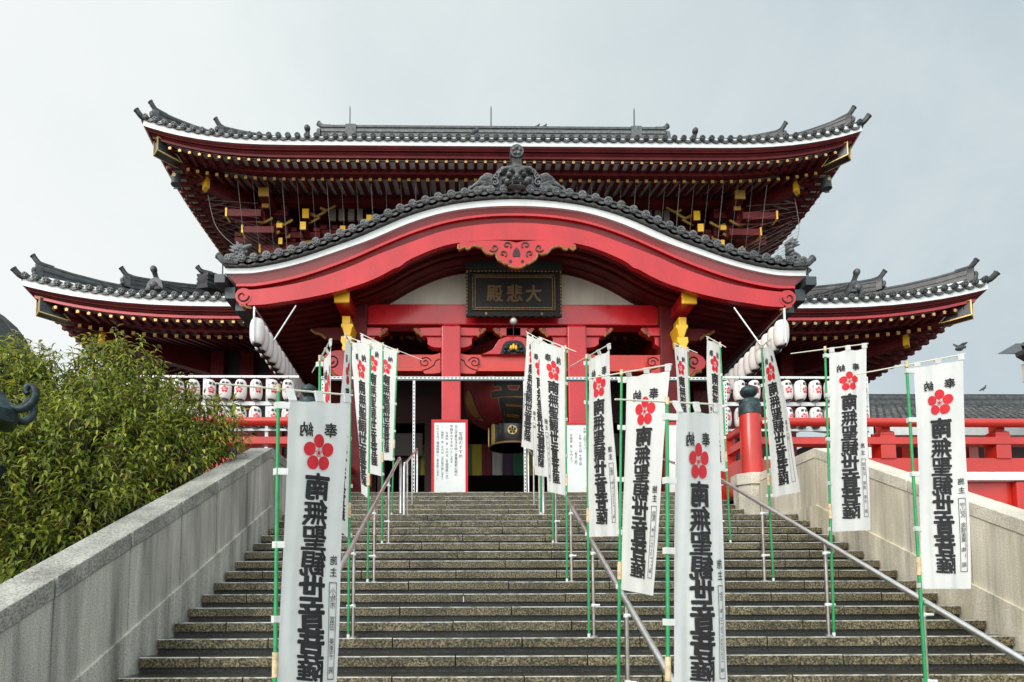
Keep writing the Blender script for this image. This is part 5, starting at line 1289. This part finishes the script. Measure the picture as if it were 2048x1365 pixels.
cv=catmull([V((x0-.9,Ya-.12,ze-.02)),V((x0+.4,Ya-.12,ze-.20)),V((x0+2.5,Ya-.12,ze-.32)),V((x0+6,Ya-.12,ze-.36)),V((x1,Ya-.12,ze-.36))],5); b.ribbon(cv,[p-V((0,0,.42)) for p in cv],.3); b.build('eave_band',M['white_paint'],ob)
b=MB(); b.box(x0+1.5,x1,Ya+1.2,Ya+13,0,ze-.2); b.build('wall',M['maroon_dark'],ob)
b=MB()
for k in range(9): x=x0+1.5+k*3.6; b.box(x-.25,x+.25,Ya+1.0,Ya+1.25,0,ze-.4)
b.box(x0+1.5,x1,Ya+1.05,Ya+1.25,4.6,5.0); b.build('post',M['vermilion'],ob)
pigeon('pigeon standing on the ridge of the low side hall on the right',1967,783,Yb,1.5)
# corner of a small tiled roof at the far right edge
tw=thing('gate_tower','grey tiled roof tip of a gate tower at the right edge','building',(at(2060,740,24).x,24,0)); P0=at(2052,706,24)
b=MB(); e0=P0
b.grid([[e0+V((-.1,0,.0)),e0+V((2.5,-.2,-.35)),e0+V((7,-.3,-.4))],[e0+V((.6,2,.8)),e0+V((2.6,2,.8)),e0+V((7,2,.8))],[e0+V((3.4,4,2.2)),e0+V((3.6,4,2.2)),e0+V((7,4,2.2))]])
b.ribbon(catmull([e0+V((-.15,-.05,.12)),e0+V((.8,-.1,-.18)),e0+V((2.5,-.25,-.3)),e0+V((7,-.35,-.35))],5),catmull([e0+V((-.1,-.05,-.05)),e0+V((.8,-.1,-.5)),e0+V((2.5,-.25,-.65)),e0+V((7,-.35,-.7))],5),.4)
b.tube(catmull([e0+V((1.2,.9,.45)),e0+V((.3,.2,.1)),e0+V((-.15,-.1,.35))],4),.12,8)
for k in range(14): b.tube([e0+V((.1+k*.32,-.35,-.12-.02*k)),e0+V((.1+k*.32,.3,.08))],.1,8)
b.build('roof',M['tile'],tw,smooth=40)
b=MB(); b.box(e0.x+.25,e0.x+7,24.15,24.5,e0.z-1.1,e0.z-.3); b.box(e0.x+.75,e0.x+7,24.2,24.5,0,e0.z-1.1); b.build('wall',M['plaster'],tw)
# dark building at the far left
lb_=thing('dark_building','dark sloping-roofed building at the left edge behind the leafy tree','building',(-28,34,0)); Yd=30
q=[at(-260,560,Yd),at(-12,622,Yd),at(14,645,Yd),at(34,672,Yd),at(52,715,Yd),at(56,760,Yd)]
b=MB(); pl=[(p.x,p.z) for p in q]+[(q[-1].x,0),(q[0].x,0)]; b.prism(list(reversed(pl)),Yd,Yd+.6); b.build('wall',M['wall_grey'] if 'wall_grey' in M else pmat('wall_grey',(.016,.02,.022),.85,var=.2),lb_)
b=MB()
for a,c in zip(q,q[1:]): b.bar(a+V((0,.25,-.0)),c+V((0,.25,-.0)),.8,.08,up=(0,0,1))
b.build('roof',M['black_matt'],lb_)
b=MB()
for k in range(22): p=at(-60+k*4.6,650+k*3.5,Yd); b.box(p.x-.03,p.x+.03,Yd-.06,Yd,p.z-1.2,p.z)
b.build('louvre',M['board_grey'],lb_)
# ================================================================ bronze garden lantern at the left edge
YLn=5.2
bl_=thing('bronze_lantern','dark bronze garden lantern with a curled fern-scroll roof corner at the left edge','garden lantern',(at(-72,900,YLn).x,YLn,0)); cx=at(-72,900,YLn).x
zt=at(20,815,YLn).z
b=MB()
for k in range(6):
    a=k*PI/3+.12; d=V((math.cos(a),math.sin(a),0))*.76; c0=V((cx,YLn,zt))
    pts=[c0+d*.05+V((0,0,.55)),c0+d*.22+V((0,0,.22)),c0+d*.42+V((0,0,.04)),c0+d*.58+V((0,0,.0)),c0+d*.68+V((0,0,.05)),c0+d*.725+V((0,0,.13)),c0+d*.70+V((0,0,.20)),c0+d*.64+V((0,0,.215)),c0+d*.615+V((0,0,.17)),c0+d*.64+V((0,0,.14))]
    b.tube(catmull(pts,4),[.036]*12+[.034]*12+[.026]*13,8)
    d2=V((math.cos(a+PI/3),math.sin(a+PI/3),0))*.76
    b.add([c0+V((0,0,.5)),c0+d*.55+V((0,0,-.02)),c0+d2*.55+V((0,0,-.02)),c0+(d+d2)*.22+V((0,0,.08))],[(0,1,3),(0,3,2),(1,2,3)])
    b.add([c0+d*.55+V((0,0,-.02)),c0+d2*.55+V((0,0,-.02)),c0+d2*.5+V((0,0,-.12)),c0+d*.5+V((0,0,-.12)),c0+V((0,0,-.12))],[(0,1,2,3),(3,2,4)])
b.build('roof',M['bronze_green'],bl_,smooth=50)
b=MB(); b.lathe([(.25,zt-.50),(.25,zt-.12)],(cx,YLn,0),6); b.build('firebox',M['bronze_green'],bl_)
b=MB(); b.lathe([(.5,0),(.5,.25),(.3,.35),(.16,.5),(.14,zt-1.1),(.2,zt-.95),(.26,zt-.62),(.30,zt-.50)],(cx,YLn,0),12); b.build('pedestal',M['bronze_green'],bl_,smooth=40)
# ================================================================ leafy tree behind the left parapet
tr=thing('leafy_tree','dense green tree with long drooping leaves behind the left parapet','tree',(-5.3,7.6,0))
rt=random.Random(11); YT_=7.5
def lobe(px,py,rp,Y,fl=1.0):
    c=at(px,py,Y); r=rp*Y/1200; return (c,r,r*fl)
lobes=[lobe(0,780,70,7.6),lobe(-70,880,130,7.4),lobe(100,835,80,8.0),lobe(40,910,120,7.2),lobe(172,860,72,7.9),lobe(238,775,78,8.1),lobe(215,860,100,7.6),lobe(282,852,70,8.1),lobe(325,905,70,7.9),lobe(395,895,45,8.3),lobe(430,905,45,8.5),lobe(150,960,140,7.1),lobe(290,970,110,7.6),lobe(370,940,62,8.2),lobe(30,1040,140,6.7),lobe(180,1060,120,6.8),lobe(280,1040,80,7.3),lobe(-40,980,150,6.8),lobe(90,1150,110,6.4),lobe(0,1150,120,6.3),lobe(200,1130,70,6.7),lobe(30,1250,110,6.0),lobe(452,900,26,8.45),lobe(300,785,42,8.3),lobe(350,828,42,8.3),lobe(395,840,38,8.4),lobe(437,852,35,8.5),lobe(75,765,52,7.8),lobe(224,752,50,8.2),lobe(30,752,50,7.8),lobe(60,970,120,7.4),lobe(240,910,110,8.0)]
XMAX=AX-4.28-.34
b=MB(); lv=[];lf_=[]
def leaf(p,d,L_,w_,droop,roll):
    d=d.normalized(); side=d.cross(V((0,0,1)))
    if side.length<.05: side=V((1,0,0))
    side.normalize(); up=side.cross(d)
    side=(side*math.cos(roll)+up*math.sin(roll)); base=len(lv); c=p.copy(); dirv=d.copy(); sp_=[c.copy()]
    for k in range(3):
        dirv=(dirv+V((0,0,-droop))).normalized(); c=c+dirv*L_/3; sp_.append(c.copy())
    n_=side.cross(d).normalized()*w_*.18
    lv.extend([sp_[0],sp_[1]-side*w_*.5+n_,sp_[1]-n_*.5,sp_[1]+side*w_*.5+n_,sp_[2]-side*w_*.42+n_,sp_[2]-n_*.5,sp_[2]+side*w_*.42+n_,sp_[3]])
    lf_.extend([(base,base+2,base+1),(base,base+3,base+2),(base+1,base+2,base+5,base+4),(base+2,base+3,base+6,base+5),(base+4,base+5,base+7),(base+5,base+6,base+7)])
tw_=MB(); trunk0=V((-5.4,7.6,0))
def inside(p):
    return p.x<XMAX-.03 or p.z>ZC-SL*(YA-min(p.y,YA))+.04
nsh=0
tot_=sum(r*r for c,r,_ in lobes)
for (c,r,_) in lobes:
    n=int(3700*r*r/tot_)
    for i in range(n):
        while True:
            d=V((rt.gauss(0,1),rt.gauss(0,1),rt.gauss(0,1))).normalized()
            if d.y<.55: break
        rad=r*(rt.uniform(.76,1.14) if rt.random()<.72 else rt.uniform(.35,.85))
        p=c+V((d.x*rad,d.y*rad*.8,d.z*rad))
        if p.z<.25 or not inside(p): continue
        out=(d*.6+V((rt.gauss(0,.35),rt.gauss(0,.35)-.15,.75+rt.gauss(0,.25)))).normalized(); sl_=rt.uniform(.14,.30); nl=rt.randint(8,12)
        tw_.tube([p-out*.28-V((0,0,.05)),p,p+out*sl_],[.007,.005,.002],4,cap=False)
        a0=rt.uniform(0,6.28)
        for k in range(nl):
            q=k/(nl-1); bp=p+out*(sl_*(.15+.85*q)); a=a0+k*2.4
            t1=out.orthogonal().normalized(); t2=out.cross(t1); rd_=(t1*math.cos(a)+t2*math.sin(a))
            ld=(rd_*(1.0-.45*q)+out*(.35+.75*q)+V((0,0,-.10))).normalized()
            L_=rt.uniform(.105,.18)*(1-.25*q); 
            if not inside(bp+ld*L_): continue
            leaf(bp,ld,L_,L_*rt.uniform(.20,.27),rt.uniform(.3,.75),rt.uniform(-.6,.6))
lm=MB(); lm.v=lv; lm.f=[list(f) for f in lf_]; lm.m=[0]*len(lf_); lm.build('crown',M['leaf'],tr,smooth=80)
for (c,r,_) in lobes:
    e_=c+V((0,.1,-r*.1)); j=trunk0+V((rt.uniform(-.1,.1),rt.uniform(-.1,.1),rt.uniform(.8,1.8))); m1=j.lerp(e_,.5)+V((rt.uniform(-.15,.15),rt.uniform(-.1,.1),-.1))
    if e_.x>XMAX-.1: e_.x=XMAX-.2
    tw_.tube(catmull([j,m1,e_],4),[.045,.042,.038,.034,.03,.026,.02,.016,.012],6)
    for k in range(7):
        f_=e_+V((rt.gauss(0,.5)*r,rt.gauss(0,.4)*r,abs(rt.gauss(0,.6))*r)); 
        if inside(f_) and f_.x<XMAX: tw_.tube([m1.lerp(e_,.6),m1.lerp(f_,.7)+V((0,0,.03)),f_],[.014,.010,.004],5)
tw_.build('twig',M['bark'],tr)
tk=MB(); tk.tube(catmull([trunk0-V((0,0,.1)),trunk0+V((.05,0,.6)),trunk0+V((-.02,.05,1.3)),trunk0+V((.05,0,2.0))],4),[.14,.13,.12,.115,.11,.105,.10,.095,.09,.08,.07,.06,.05],10); tk.build('trunk',M['bark'],tr,smooth=60)
# low shrubs at the foot of the red terrace wall on the right
sh=thing('clipped_shrub','small green shrub seen through the red railing on the right','shrub',(at(1980,915,16).x,16,3.98)); lv=[];lf_=[]
c=at(1985,912,16)
for i in range(900):
    d=V((rt.gauss(0,1),rt.gauss(0,1),abs(rt.gauss(0,1)))).normalized(); p=V((c.x,16,4.0))+V((d.x*.9,d.y*.5,d.z*.75*rt.uniform(.7,1.05))); leaf(p,d+V((rt.gauss(0,.5),rt.gauss(0,.5),.2)),.13,.05,.2,rt.uniform(-1,1))
lm=MB(); lm.v=lv; lm.f=[list(f) for f in lf_]; lm.m=[0]*len(lf_); lm.build('foliage',M['leaf'],sh,smooth=80)
# ---- phrases shared by repeats
for o in list(COL.objects):
    if o.parent is None and o.get('category') and not o.get('group'):
        g_={'handrail':'steel handrails on the steps','stone_parapet':'stone parapets beside the steps','temple_terrace':'terrace fronts either side of the steps','red_railing':'red terrace railings','notice_board':'white notice boards at the head of the steps','wind_bell':'wind bells under the upper eaves','pigeon':'pigeons about the temple','lantern_rack':'racks that carry paper lanterns'}.get(o.name.split('.')[0])
        if g_: o['group']=g_
